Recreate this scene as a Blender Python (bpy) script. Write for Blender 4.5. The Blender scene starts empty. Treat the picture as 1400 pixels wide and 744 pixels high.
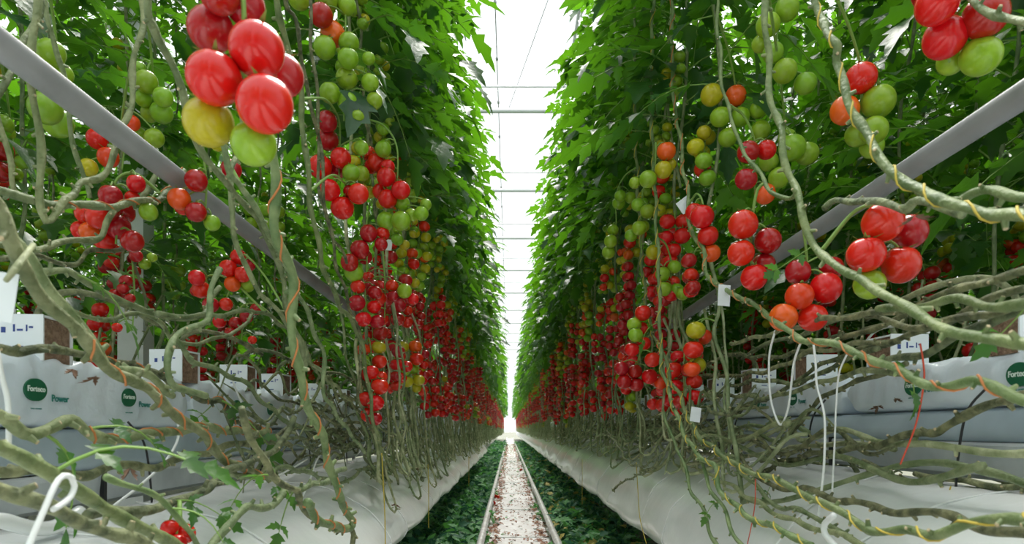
import bpy, math, random
import numpy as np
from mathutils import Vector, Matrix, Euler
sc = bpy.context.scene
col = sc.collection
RND = random.Random(7)
R = math.radians
PI = math.pi

# ------------------------------------------------------------------ camera, sky, light, exposure
F = 900.0; VX, VY = 696.0, 587.0; CZ = 0.92          # focal length (px of 1400), vanishing point, eye height
cd = bpy.data.cameras.new('camera'); cam = bpy.data.objects.new('camera', cd); col.objects.link(cam)
cam.location = (0, 0, CZ); cam.rotation_euler = (R(90), 0, 0)
cd.sensor_width = 36; cd.lens = F * 36 / 1400
cd.shift_x = (700 - VX) / 1400; cd.shift_y = (VY - 372) / 1400
cd.clip_start = 0.05; cd.clip_end = 400
cd.dof.use_dof = True; cd.dof.focus_distance = 2.6; cd.dof.aperture_fstop = 6.5
sc.camera = cam
w = bpy.data.worlds.new('overcast_sky'); sc.world = w; w.use_nodes = True
nt = w.node_tree; nt.nodes.clear()
tc = nt.nodes.new('ShaderNodeTexCoord'); sp = nt.nodes.new('ShaderNodeSeparateXYZ')
mr = nt.nodes.new('ShaderNodeMapRange'); mr.inputs[1].default_value = -0.05; mr.inputs[2].default_value = 0.9
mr.inputs[3].default_value = 0.80; mr.inputs[4].default_value = 1.25
bg = nt.nodes.new('ShaderNodeBackground'); bg.inputs[0].default_value = (0.93, 0.975, 1.0, 1)
out = nt.nodes.new('ShaderNodeOutputWorld')
nt.links.new(tc.outputs['Generated'], sp.inputs[0]); nt.links.new(sp.outputs[2], mr.inputs[0])
mul = nt.nodes.new('ShaderNodeMath'); mul.operation = 'MULTIPLY'; mul.inputs[1].default_value = 1.1
nt.links.new(mr.outputs[0], mul.inputs[0]); nt.links.new(mul.outputs[0], bg.inputs[1]); nt.links.new(bg.outputs[0], out.inputs[0])
sl = bpy.data.lights.new('cloud_filtered_sun', 'SUN'); sl.energy = 7.0; sl.angle = R(30); sl.color = (1.0, 0.97, 0.9)
so = bpy.data.objects.new('cloud_filtered_sun', sl); col.objects.link(so); so.location = (0, 10, 12)
so.rotation_euler = (R(-30), R(3), 0)
sc.view_settings.view_transform = 'Standard'; sc.view_settings.look = 'None'
sc.view_settings.gamma = 1; sc.view_settings.use_curve_mapping = False
sc.view_settings.exposure = 0.5

# ------------------------------------------------------------------ materials
M = {}
def mat(name, c, rough=0.5, noise=None, bump=0.0, bscale=40, spec=0.5, trans=0.0, tcol=None, rand=0.0, metal=0.0,
        coat=0.0, sss=0.0, nscale=12, alpha_mix=0.0):
    m = bpy.data.materials.new(name); m.use_nodes = True; n = m.node_tree; n.nodes.clear(); L = n.links.new
    o = n.nodes.new('ShaderNodeOutputMaterial'); b = n.nodes.new('ShaderNodeBsdfPrincipled')
    b.inputs['Base Color'].default_value = (*c, 1); b.inputs['Roughness'].default_value = rough
    b.inputs['Specular IOR Level'].default_value = spec; b.inputs['Metallic'].default_value = metal
    b.inputs['Coat Weight'].default_value = coat; b.inputs['Coat Roughness'].default_value = 0.1
    if sss: b.inputs['Subsurface Weight'].default_value = sss; b.inputs['Subsurface Scale'].default_value = 0.01; b.inputs['Subsurface Radius'].default_value = (1, .3, .15)
    csock = None; t = n.nodes.new('ShaderNodeTexCoord')
    if noise:
        nz = n.nodes.new('ShaderNodeTexNoise'); nz.inputs['Scale'].default_value = nscale; nz.inputs['Detail'].default_value = 3
        L(t.outputs['Object'], nz.inputs['Vector'])
        rp = n.nodes.new('ShaderNodeValToRGB'); rp.color_ramp.elements[0].position = 0.36; rp.color_ramp.elements[1].position = 0.64
        rp.color_ramp.elements[0].color = (*c, 1); rp.color_ramp.elements[1].color = (*noise, 1)
        L(nz.outputs['Fac'], rp.inputs[0]); csock = rp.outputs[0]
    if rand:
        oi = n.nodes.new('ShaderNodeObjectInfo'); h = n.nodes.new('ShaderNodeHueSaturation')
        m1 = n.nodes.new('ShaderNodeMapRange'); m1.inputs[3].default_value = 0.5 - rand * .06; m1.inputs[4].default_value = 0.5 + rand * .06
        m2 = n.nodes.new('ShaderNodeMapRange'); m2.inputs[3].default_value = 1 - rand * .5; m2.inputs[4].default_value = 1 + rand * .5
        fr = n.nodes.new('ShaderNodeMath'); fr.operation = 'FRACT'; mm = n.nodes.new('ShaderNodeMath'); mm.operation = 'MULTIPLY'; mm.inputs[1].default_value = 7.31
        L(oi.outputs['Random'], m1.inputs[0]); L(oi.outputs['Random'], mm.inputs[0]); L(mm.outputs[0], fr.inputs[0]); L(fr.outputs[0], m2.inputs[0])
        L(m1.outputs[0], h.inputs['Hue']); L(m2.outputs[0], h.inputs['Value'])
        if csock: L(csock, h.inputs['Color'])
        else: h.inputs['Color'].default_value = (*c, 1)
        csock = h.outputs[0]
    if csock: L(csock, b.inputs['Base Color'])
    if bump:
        nb = n.nodes.new('ShaderNodeTexNoise'); nb.inputs['Scale'].default_value = bscale; nb.inputs['Detail'].default_value = 4
        L(t.outputs['Object'], nb.inputs['Vector']); bp = n.nodes.new('ShaderNodeBump'); bp.inputs['Strength'].default_value = bump
        bp.inputs['Distance'].default_value = 0.01; L(nb.outputs['Fac'], bp.inputs['Height']); L(bp.outputs[0], b.inputs['Normal'])
    surf = b.outputs[0]
    if trans:
        tr = n.nodes.new('ShaderNodeBsdfTranslucent'); mx = n.nodes.new('ShaderNodeMixShader'); mx.inputs[0].default_value = trans
        tr.inputs[0].default_value = (*(tcol or c), 1); L(surf, mx.inputs[1]); L(tr.outputs[0], mx.inputs[2]); surf = mx.outputs[0]
    if alpha_mix:
        tp = n.nodes.new('ShaderNodeBsdfTransparent'); mx = n.nodes.new('ShaderNodeMixShader'); mx.inputs[0].default_value = alpha_mix
        L(surf, mx.inputs[1]); L(tp.outputs[0], mx.inputs[2]); surf = mx.outputs[0]
    L(surf, o.inputs[0]); M[name] = m; return m
mat('tomato_leaf', (0.010, 0.045, 0.018), 0.36, noise=(0.032, 0.10, 0.028), nscale=6, trans=0.30, tcol=(0.18, 0.52, 0.012), rand=0.6, bump=0.25, bscale=60)
mat('floor_leaf', (0.09, 0.27, 0.10), 0.55, noise=(0.17, 0.40, 0.16), nscale=4, trans=0.3, tcol=(0.12, 0.4, 0.05), spec=0.25)
mat('floor_leaf_pale', (0.20, 0.38, 0.20), 0.6, trans=0.2, spec=0.25)
mat('floor_leaf_dark', (0.04, 0.15, 0.08), 0.6, trans=0.2, spec=0.25)
mat('floor_leaf_yellow', (0.40, 0.34, 0.08), 0.7)
mat('vine_stem', (0.12, 0.165, 0.065), 0.6, noise=(0.26, 0.30, 0.15), nscale=26, rand=0.35, bump=0.6, bscale=90)
mat('old_stem', (0.07, 0.09, 0.04), 0.7, noise=(0.24, 0.26, 0.13), nscale=34, rand=0.4, bump=0.9, bscale=80)
mat('stem_scar', (0.52, 0.42, 0.26), 0.8)
mat('truss_stalk', (0.20, 0.34, 0.07), 0.6)
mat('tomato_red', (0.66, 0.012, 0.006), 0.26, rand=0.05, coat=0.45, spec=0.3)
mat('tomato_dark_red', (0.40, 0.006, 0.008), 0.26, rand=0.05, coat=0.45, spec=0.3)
mat('tomato_orange', (0.74, 0.07, 0.008), 0.26, rand=0.2, coat=0.45, spec=0.3)
mat('tomato_yellow_green', (0.46, 0.42, 0.012), 0.28, rand=0.2, coat=0.2, spec=0.35)
mat('tomato_green', (0.20, 0.36, 0.012), 0.3, noise=(0.26, 0.43, 0.03), nscale=1.3, rand=0.25, coat=0.3, spec=0.3)
mat('green_stem', (0.095, 0.155, 0.05), 0.55, noise=(0.22, 0.28, 0.115), nscale=20, rand=0.25, bump=0.5, bscale=90)
mat('pale_stem', (0.20, 0.25, 0.11), 0.65, noise=(0.44, 0.47, 0.28), nscale=24, rand=0.3, bump=0.6, bscale=90)
mat('pipe_paint', (0.27, 0.275, 0.28), 0.5, noise=(0.22, 0.225, 0.23), nscale=10)
mat('white_film', (0.88, 0.90, 0.90), 0.22, bump=0.35, bscale=7, noise=(0.80, 0.83, 0.83), nscale=3, coat=0.2)
mat('slab_film', (0.74, 0.81, 0.88), 0.28, bump=1.0, bscale=11, noise=(0.66, 0.74, 0.82), nscale=4, coat=0.2)
mat('liner_film', (0.47, 0.56, 0.63), 0.4, bump=0.15, bscale=10, noise=(0.36, 0.44, 0.50), nscale=5)
mat('painted_steel', (0.66, 0.68, 0.69), 0.4, noise=(0.58, 0.60, 0.61), nscale=10)
mat('gutter_steel', (0.60, 0.64, 0.67), 0.38, noise=(0.44, 0.48, 0.51), nscale=9, metal=0.2)
mat('galvanised_steel', (0.62, 0.64, 0.66), 0.35, noise=(0.5, 0.5, 0.5), nscale=20, metal=0.5)
mat('rail_steel', (0.74, 0.74, 0.74), 0.45, noise=(0.55, 0.52, 0.50), nscale=14, metal=0.3)
mat('coir', (0.20, 0.12, 0.075), 0.9, noise=(0.32, 0.21, 0.14), nscale=90, bump=1.0, bscale=160)
mat('paper_wrap', (0.78, 0.82, 0.86), 0.6)
mat('blue_print', (0.03, 0.06, 0.25), 0.6)
mat('logo_green', (0.008, 0.12, 0.055), 0.5)
mat('print_teal', (0.02, 0.20, 0.17), 0.5)
mat('print_white', (0.75, 0.85, 0.8), 0.5)
mat('white_plastic', (0.82, 0.84, 0.84), 0.4)
mat('black_plastic', (0.015, 0.016, 0.018), 0.4)
mat('red_twine', (0.60, 0.07, 0.03), 0.7)
mat('orange_twine', (0.55, 0.20, 0.06), 0.7)
mat('yellow_twine', (0.55, 0.42, 0.06), 0.7)
mat('white_ground_cloth', (0.86, 0.85, 0.86), 0.6, noise=(0.72, 0.68, 0.68), nscale=9, bump=0.3, bscale=30)
mat('dark_soil_cloth', (0.10, 0.11, 0.09), 0.9, noise=(0.16, 0.16, 0.11), nscale=20)
mat('dry_leaf', (0.30, 0.13, 0.08), 0.8, noise=(0.42, 0.24, 0.15), nscale=20, trans=0.1)
mat('dry_hanging_leaf', (0.10, 0.05, 0.035), 0.8, noise=(0.18, 0.10, 0.06), nscale=20)
mat('roof_glass', (0.9, 0.95, 1.0), 0.1, spec=0.3, alpha_mix=0.93)
TC = {'r': 'tomato_red', 'd': 'tomato_dark_red', 'o': 'tomato_orange', 'y': 'tomato_yellow_green', 'g': 'tomato_green'}

# ------------------------------------------------------------------ mesh helpers
class MB:
    def __init__(s): s.v = []; s.f = []; s.m = []; s.n = 0
    def add(s, v, f, mi=0):
        v = np.asarray(v, float).reshape(-1, 3); s.v.append(v); k = s.n
        s.f += [tuple(i + k for i in q) for q in f]; s.m += [mi] * len(f); s.n += len(v)
    def mesh(s, name, mats, smooth=True):
        me = bpy.data.meshes.new(name); V = np.vstack(s.v) if s.v else np.zeros((0, 3))
        me.from_pydata(V.tolist(), [], s.f)
        for k in mats: me.materials.append(M[k])
        if len(mats) > 1: me.polygons.foreach_set('material_index', s.m)
        me.polygons.foreach_set('use_smooth', [smooth] * len(s.f)); me.update(); return me
def link(name, me, parent=None, loc=None, rot=None, scale=None):
    o = bpy.data.objects.new(name, me); col.objects.link(o)
    if parent: o.parent = parent
    if loc is not None: o.location = loc
    if rot is not None: o.rotation_euler = rot
    if scale is not None: o.scale = (scale,) * 3 if isinstance(scale, (int, float)) else scale
    return o
def tag(o, label, cat, group=None):
    o['label'] = label; o['category'] = cat
    if group: o['group'] = group
    return o
def thing(name, label, cat, loc=(0, 0, 0), group=None):
    return tag(link(name, None, None, loc), label, cat, group)
def struct(name, me, parent=None, loc=None):
    o = link(name, me, parent, loc)
    if not parent: o['kind'] = 'structure'
    return o
def P(px, py, X):                                    # the point on the upright plane x = X (parallel to the aisle) seen at a pixel
    Y = X * F / (px - VX); return np.array([X, Y, CZ + (VY - py) * Y / F])
def PD(px, py, D): return np.array([(px - VX) * D / F, D, CZ + (VY - py) * D / F])
def catmull(p, step):
    p = np.asarray(p, float)
    if len(p) < 3: 
        n = max(2, int(np.linalg.norm(p[1] - p[0]) / step)); t = np.linspace(0, 1, n + 1)[:, None]; return p[0] * (1 - t) + p[1] * t
    q = np.vstack([2 * p[0] - p[1], p, 2 * p[-1] - p[-2]]); o = []
    for i in range(1, len(q) - 2):
        a, b, c, d = q[i - 1], q[i], q[i + 1], q[i + 2]; n = max(1, int(math.ceil(np.linalg.norm(c - b) / step)))
        for k in range(n):
            t = k / n; o.append(.5 * ((2 * b) + (c - a) * t + (2 * a - 5 * b + 4 * c - d) * t * t + (3 * b - a - 3 * c + d) * t ** 3))
    o.append(p[-1]); return np.array(o)
def tube(mb, pts, r, sides=6, mi=0, caps=True):
    p = np.asarray(pts, float); n = len(p); r = np.full(n, r) if np.isscalar(r) else np.asarray(r, float)
    T = np.gradient(p, axis=0); T /= np.linalg.norm(T, axis=1)[:, None] + 1e-9
    N = np.zeros_like(p); a = np.array([0, 0, 1.]) if abs(T[0][2]) < .9 else np.array([1., 0, 0])
    x = np.cross(T[0], a); x /= np.linalg.norm(x)
    for i in range(n):
        x = x - T[i] * x.dot(T[i]); x /= np.linalg.norm(x) + 1e-9; N[i] = x
    B = np.cross(T, N); ang = np.arange(sides) * 2 * PI / sides
    V = p[:, None, :] + r[:, None, None] * (np.cos(ang)[None, :, None] * N[:, None, :] + np.sin(ang)[None, :, None] * B[:, None, :])
    f = [(i * sides + j, i * sides + (j + 1) % sides, (i + 1) * sides + (j + 1) % sides, (i + 1) * sides + j) for i in range(n - 1) for j in range(sides)]
    if caps: f += [tuple(range(sides))[::-1], tuple((n - 1) * sides + j for j in range(sides))]
    mb.add(V.reshape(-1, 3), f, mi)
def box(mb, x0, x1, y0, y1, z0, z1, mi=0):
    v = [(x, y, z) for z in (z0, z1) for y in (y0, y1) for x in (x0, x1)]
    mb.add(v, [(0, 2, 3, 1), (4, 5, 7, 6), (0, 1, 5, 4), (2, 6, 7, 3), (0, 4, 6, 2), (1, 3, 7, 5)], mi)
def extrude_y(mb, prof, ys, mi=0, wob=0.0, rnd=RND, closed=False):
    k = len(prof); V = []
    for y in ys:
        for i, (x, z) in enumerate(prof): V.append((x + rnd.uniform(-wob, wob), y, z + rnd.uniform(-wob, wob)))
    e = k if closed else k - 1
    f = [(i * k + j, i * k + (j + 1) % k, (i + 1) * k + (j + 1) % k, (i + 1) * k + j) for i in range(len(ys) - 1) for j in range(e)]
    mb.add(V, f, mi)
def stem_radii(n, r, rnd, step, r2=None):
    s = np.arange(n) * step; ph = rnd.uniform(0, 9)
    k = 1 + .10 * np.sin(s * 55 + ph) + .16 * np.maximum(0, np.sin(s * 38 + ph)) ** 6
    base = np.linspace(r, r2 if r2 else r, n); return base * k
def stubs(mb, p, r, rnd, every, mi=1, rs=0.55, length=1.5):
    d = 0
    for i in range(2, len(p) - 2):
        d += np.linalg.norm(p[i] - p[i - 1])
        if d > every:
            d = rnd.uniform(-.3, .3) * every
            t = p[i + 1] - p[i - 1]; t /= np.linalg.norm(t) + 1e-9; a = np.array([rnd.gauss(0, 1) for _ in range(3)])
            a -= t * a.dot(t); a /= np.linalg.norm(a); rr = r[i] if hasattr(r, '__len__') else r
            q = a * rr * length + t * rr * rnd.uniform(-.3, 1)
            tube(mb, [p[i], p[i] + q * .8, p[i] + q * 1.45], [rr * rs * 1.3, rr * rs, rr * rs * .75], 5, 0, False)
            tube(mb, [p[i] + q * 1.4, p[i] + q * 1.5], [rr * rs * .8, rr * rs * .6], 5, mi, True)

# ---- tomatoes
def sphere_vf(nu, nv, lobes=0.0, squash=0.9, nl=5, ph=0):
    V = [(0, 0, squash * .93)]; f = []
    for i in range(1, nv):
        th = PI * i / nv
        for j in range(nu):
            a = 2 * PI * j / nu; top = max(0, math.cos(th) - .1) ** 1.3
            rr = math.sin(th) * (1 + lobes * math.cos(nl * a + ph) * 1.4 * top)
            z = math.cos(th) * squash - .10 * math.exp(-(th / .35) ** 2)
            V.append((rr * math.cos(a), rr * math.sin(a), z))
    V.append((0, 0, -squash)); V[0] = (0, 0, squash - .10)
    for j in range(nu): f.append((0, 1 + j, 1 + (j + 1) % nu))
    for i in range(nv - 2):
        for j in range(nu):
            a = 1 + i * nu + j; b = 1 + i * nu + (j + 1) % nu; f.append((a, a + nu, b + nu, b))
    k = 1 + (nv - 2) * nu
    for j in range(nu): f.append((k + (j + 1) % nu, k + j, len(V) - 1))
    return np.array(V), f
SPH = {'h': sphere_vf(32, 20, .018, .95), 'm': sphere_vf(16, 10, .02), 's': sphere_vf(8, 5)}
TOM = {}
for lod in 'hm':
    for k, mname in TC.items():
        mb = MB(); mb.add(*SPH[lod]); TOM[lod + k] = mb.mesh('tomato_' + lod + k, [mname])
def calyx(mb, top, r, rnd, mi=0):                     # five narrow green sepals round the stalk
    ph = rnd.uniform(0, 6)
    for k in range(5):
        a = ph + k * 2 * PI / 5 + rnd.uniform(-.15, .15); c, s = math.cos(a), math.sin(a); L = r * rnd.uniform(.65, .95)
        v = [top + np.array([-s * r * .12, c * r * .12, 0]), top + np.array([s * r * .12, -c * r * .12, 0]),
             top + np.array([c * L * .55 + s * r * .10, s * L * .55 - c * r * .10, r * .06]), top + np.array([c * L * .55 - s * r * .10, s * L * .55 + c * r * .10, r * .06]),
             top + np.array([c * L, s * L, r * rnd.uniform(.0, .35)])]
        mb.add(v, [(0, 1, 2, 3), (3, 2, 4)], mi)
def fruit_colours(n, ripe, rnd):
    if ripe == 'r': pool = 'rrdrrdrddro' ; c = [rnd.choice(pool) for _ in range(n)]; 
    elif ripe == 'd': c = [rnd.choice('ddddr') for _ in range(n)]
    elif ripe == 'm': c = [rnd.choice('rroyy') if i < n // 2 else rnd.choice('oygg') for i in range(n)]
    else: c = [rnd.choice('gggggy') for _ in range(n)]
    if ripe == 'r' and rnd.random() < .3: c[-1] = rnd.choice('gy')
    return c
def gen_truss(rnd, n, ripe, size=1.0):
    """fruit positions in the truss' own frame: +x points away from the stem"""
    pts = []
    for i in range(n):
        row = i // 2; sd = -1 if i % 2 else 1
        if i == n - 1: sd = 0
        rr = rnd.uniform(.026, .033) * size
        pts.append([np.array([.055 + rnd.uniform(-.01, .02), sd * .031 * size + rnd.uniform(-.006, .006), (-.045 - .047 * row + rnd.uniform(-.01, .01)) * size]), rr])
    for _ in range(12):
        for i in range(n):
            for j in range(i + 1, n):
                d = pts[j][0] - pts[i][0]; L = np.linalg.norm(d) + 1e-6; o = (pts[i][1] + pts[j][1]) * .97 - L
                if o > 0: pts[i][0] -= d / L * o * .5; pts[j][0] += d / L * o * .5
    cs = fruit_colours(n, ripe, rnd); mb = MB(); zb = min(p[0][2] for p in pts)
    spine = catmull([(0, 0, 0), (.03, 0, .012), (.05, 0, -.01), (.056, .004, zb * .5), (.056, 0, zb * .9)], .02)
    tube(mb, spine, np.linspace(.0034, .002, len(spine)), 5)
    for p, r in pts:
        top = p + np.array([0, 0, r * .82]); s = spine[np.argmin(abs(spine[:, 2] - (top[2] + .012)))]
        tube(mb, [s, (s + top) / 2 + np.array([0, 0, .008]), top], .0019, 4); calyx(mb, top, r, rnd)
    return mb, [(p, r, c) for (p, r), c in zip(pts, cs)]
TR = {}; TRJ = {}
for ripe in 'rdmg':
    TR[ripe] = []; TRJ[ripe] = []
    for k in range(5):
        rnd = random.Random(ord(ripe) * 10 + k); sz = .82 if ripe == 'g' else 1.0
        mb, fr = gen_truss(rnd, rnd.choice((5, 6, 6, 7, 8)), ripe, sz); TR[ripe].append((mb.mesh('truss', ['truss_stalk']), fr))
        jb = MB(); tube(jb, [(0, 0, 0), (.05, 0, 0), (.055, 0, -.2)], .003, 3)
        keys = 'rdoyg'
        for p, r, c in fr: jb.add(SPH['s'][0] * r * 1.02 + p, SPH['s'][1], 1 + keys.index(c))
        TRJ[ripe].append(jb)
def put_truss(parent, loc, rotz, ripe, rnd, lod='m', scale=1.0):
    me, fr = rnd.choice(TR[ripe]); t = link('fruit_truss', me, parent, loc, (0, 0, rotz), scale)
    for p, r, c in fr:
        link('tomato', TOM[lod + c], t, p, (rnd.uniform(-.3, .3), rnd.uniform(-.3, .3), rnd.uniform(0, 6)), float(r))
    return t

# ---- leaves
def leaflet(mb, M4, L, W, mi=0, fold=.25, droop=.25):
    h = [(.0, .03), (.12, .24), (.30, .50), (.36, .27), (.60, .40), (.66, .20), (.84, .13)]
    v = [(0, 0), (.33, 0), (.66, 0), (1, 0)]
    V = [(x * L, 0, 0) for x, _ in v]
    for sd in (1, -1): V += [(x * L, sd * y * W, fold * y * W) for x, y in h]
    V = np.array(V); V[:, 2] -= droop * L * (V[:, 0] / L) ** 2
    V = V @ M4[:3, :3].T + M4[:3, 3]; f = []
    for k, o in ((0, 4), (1, 11)):
        q = [(0, o + 1, 1), (o + 1, o + 2, o + 3), (o + 1, o + 3, 1), (1, o + 3, 2), (o + 3, o + 4, o + 5), (o + 3, o + 5, 2), (2, o + 5, o + 6), (2, o + 6, 3)]
        f += [t if k == 0 else t[::-1] for t in q]
    mb.add(V, f, mi)
def M4(loc, rx=0, ry=0, rz=0):
    m = np.array(Matrix.Translation(loc) @ Euler((rx, ry, rz)).to_matrix().to_4x4()); return m
def compound_leaf(mb, rnd, L=.38, T=None, pairs=4, mi=0, smi=1):
    b = MB(); dr = rnd.uniform(-.05, .45); cv = rnd.uniform(-.25, .25)
    sp_ = np.array([(L * t * (1 - .12 * dr * t), cv * L * t * t, -L * dr * t ** 2.2 + L * .12 * math.sin(t * PI)) for t in np.linspace(0, 1, 7)])
    tube(b, sp_, np.linspace(.0035, .0015, 7), 3, smi, False)
    def at(t):
        i = min(5, int(t * 6)); u = t * 6 - i; return sp_[i] * (1 - u) + sp_[i + 1] * u, sp_[i + 1] - sp_[i]
    for k in range(pairs):
        t = .32 + .58 * k / max(1, pairs - 1); p, d = at(t); az = math.atan2(d[1], d[0]); big = (.9 if k % 2 == 0 else .55) if pairs > 3 else .85
        for sd in (1, -1):
            leaflet(b, M4(p, sd * rnd.uniform(-.35, .35), rnd.uniform(-.2, .35), az + sd * rnd.uniform(.8, 1.25)), L * .34 * big * rnd.uniform(.8, 1.15), L * .24 * big, mi, rnd.uniform(.05, .4), rnd.uniform(.05, .5))
    p, d = at(1.0); leaflet(b, M4(p, rnd.uniform(-.3, .3), math.atan2(-d[2], np.hypot(d[0], d[1])) , math.atan2(d[1], d[0])), L * .42, L * .30, mi, .2, .2)
    V = np.vstack(b.v)
    if T is not None: V = V @ T[:3, :3].T + T[:3, 3]
    k = mb.n; mb.v.append(V); mb.f += [tuple(i + k for i in q) for q in b.f]; mb.m += b.m; mb.n += len(V)
LEAF = []
for k in range(10):
    mb = MB(); compound_leaf(mb, random.Random(100 + k), .38, None, 5); LEAF.append(mb.mesh('leaf', ['tomato_leaf', 'truss_stalk']))
SMALL = []
for k in range(3):
    mb = MB(); compound_leaf(mb, random.Random(140 + k), .16, None, 2); SMALL.append(mb.mesh('small_leaf', ['tomato_leaf', 'truss_stalk']))

# ------------------------------------------------------------------ the setting
ROWEND = 60.0; SX = {-1: -0.58, 1: 0.72}               # where the stems of the two rows hang
mb = MB(); box(mb, -30, 30, -6, 200, -.05, 0); struct('floor', mb.mesh('floor', ['dark_soil_cloth'], False))
mb = MB(); ys = np.arange(-2, 62, .5); n = len(ys)
V = []
for i, y in enumerate(ys):
    for x in (-.24, -.05, .12, .38): V.append((x, y, .012 + RND.uniform(0, .006)))
mb.add(V, [(i * 4 + j, i * 4 + j + 1, i * 4 + j + 5, i * 4 + j + 4) for i in range(n - 1) for j in range(3)])
tag(link('ground_cloth', mb.mesh('ground_cloth', ['white_ground_cloth'])), 'white ground cloth strip between the two pipe rails', 'ground cover')
# roof: glass gables on trusses
HW = 12.0; EZ = CZ + 4.95; Y0, Y1 = -3.1, 62.0
for gi, gx in enumerate((-7, -3, 1, 5, 9)):
    for sd in (-1, 1):
        mb = MB(); x0, x1 = gx, gx + 2 * sd
        for y in np.arange(Y0, Y1 - 1, 3.1):
            mb.add([(x0, y + .03, EZ + 1.0), (x1, y + .03, EZ + .12), (x1, y + 3.07, EZ + .12), (x0, y + 3.07, EZ + 1.0)], [(0, 1, 2, 3)])
        g = struct('roof_glass', mb.mesh('roof_glass', ['roof_glass'], False))
mb = MB()
for gx in (-9, -5, -1, 3, 7, 11):
    tube(mb, [(gx, Y0, EZ + .1), (gx, Y1, EZ + .1)], .05, 6)
for gx in (-7, -3, 1, 5, 9): tube(mb, [(gx, Y0, EZ + 1.02), (gx, Y1, EZ + 1.02)], .03, 5)
struct('roof_ridge_and_gutter_bars', mb.mesh('bars', ['painted_steel']))
for y in np.arange(0, Y1, 3.1):
    mb = MB(); zb, zt = CZ + 4.5, CZ + 4.84
    tube(mb, [(-10, y, zb), (10, y, zb)], .032, 6); tube(mb, [(-10, y, zt), (10, y, zt)], .014, 6)
    for k in range(20): tube(mb, [(-10 + k, y, zb if k % 2 else zt), (-9 + k, y, zt if k % 2 else zb)], .004, 4)
    struct('roof_truss', mb.mesh('roof_truss', ['white_plastic']))
mb = MB(); tube(mb, [(-.16, 0, CZ + 4.88), (-.16, 60, CZ + 4.88)], .008, 5)
for y in np.arange(.6, 20, 1.15): tube(mb, [(-.16, y, CZ + 4.88), (-.16, y + .05, CZ + 4.88)], .02, 6)
tag(link('screen_wire', mb.mesh('screen_wire', ['galvanised_steel'])), 'thin steel wire running under the roof along the aisle', 'wire')
mb = MB(); tube(mb, [(.46, 7.3, CZ + 4.84), (-.03, 10.2, CZ + 4.9)], .006, 4)
tag(link('brace_wire', mb.mesh('brace_wire', ['galvanised_steel'])), 'slanting thin brace wire under the white roof', 'wire')
mb = MB()
for k in range(21): mb.add([(-10 + k, Y1, 0), (-9.03 + k, Y1, 0), (-9.03 + k, Y1, EZ + .1), (-10 + k, Y1, EZ + .1)][:4] if k < 20 else [(-10, Y1, EZ + .1)] * 4, [(0, 1, 2, 3)] if k < 20 else [])
w1 = struct('wall_far', mb.mesh('wall_far', ['roof_glass'], False))
mb = MB()
for k in range(21): box(mb, -10.51 + k, -10.49 + k, Y1 - .03, Y1 + .03, 0, EZ)
struct('glazing_bars', mb.mesh('glazing_bars', ['white_plastic'], False), w1)

# pipe rail track
tr = thing('pipe_rail_track', 'pale steel pipe rail track running down the middle of the aisle', 'rail', (0.07, 5, 0))
for x in (-.203, .345):
    mb = MB(); yy = np.arange(-6, 56.1, 1.0); tube(mb, [(x - .07, y, .115) for y in yy], .027, 10); link('rail', mb.mesh('rail', ['rail_steel']), tr)
mb = MB(); box(mb, -.30, .30, -.02, .02, .012, .021)
for x in (-.273, .275): tube(mb, [(x, 0, .03), (x, 0, .09)], .014, 8); box(mb, x - .03, x + .03, -.03, .03, .075, .092)
sl_me = mb.mesh('sleeper', ['white_plastic'], False)
for k in range(30): link('sleeper', sl_me, tr, (0, -5.2 + k * 1.9, 0))

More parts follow.
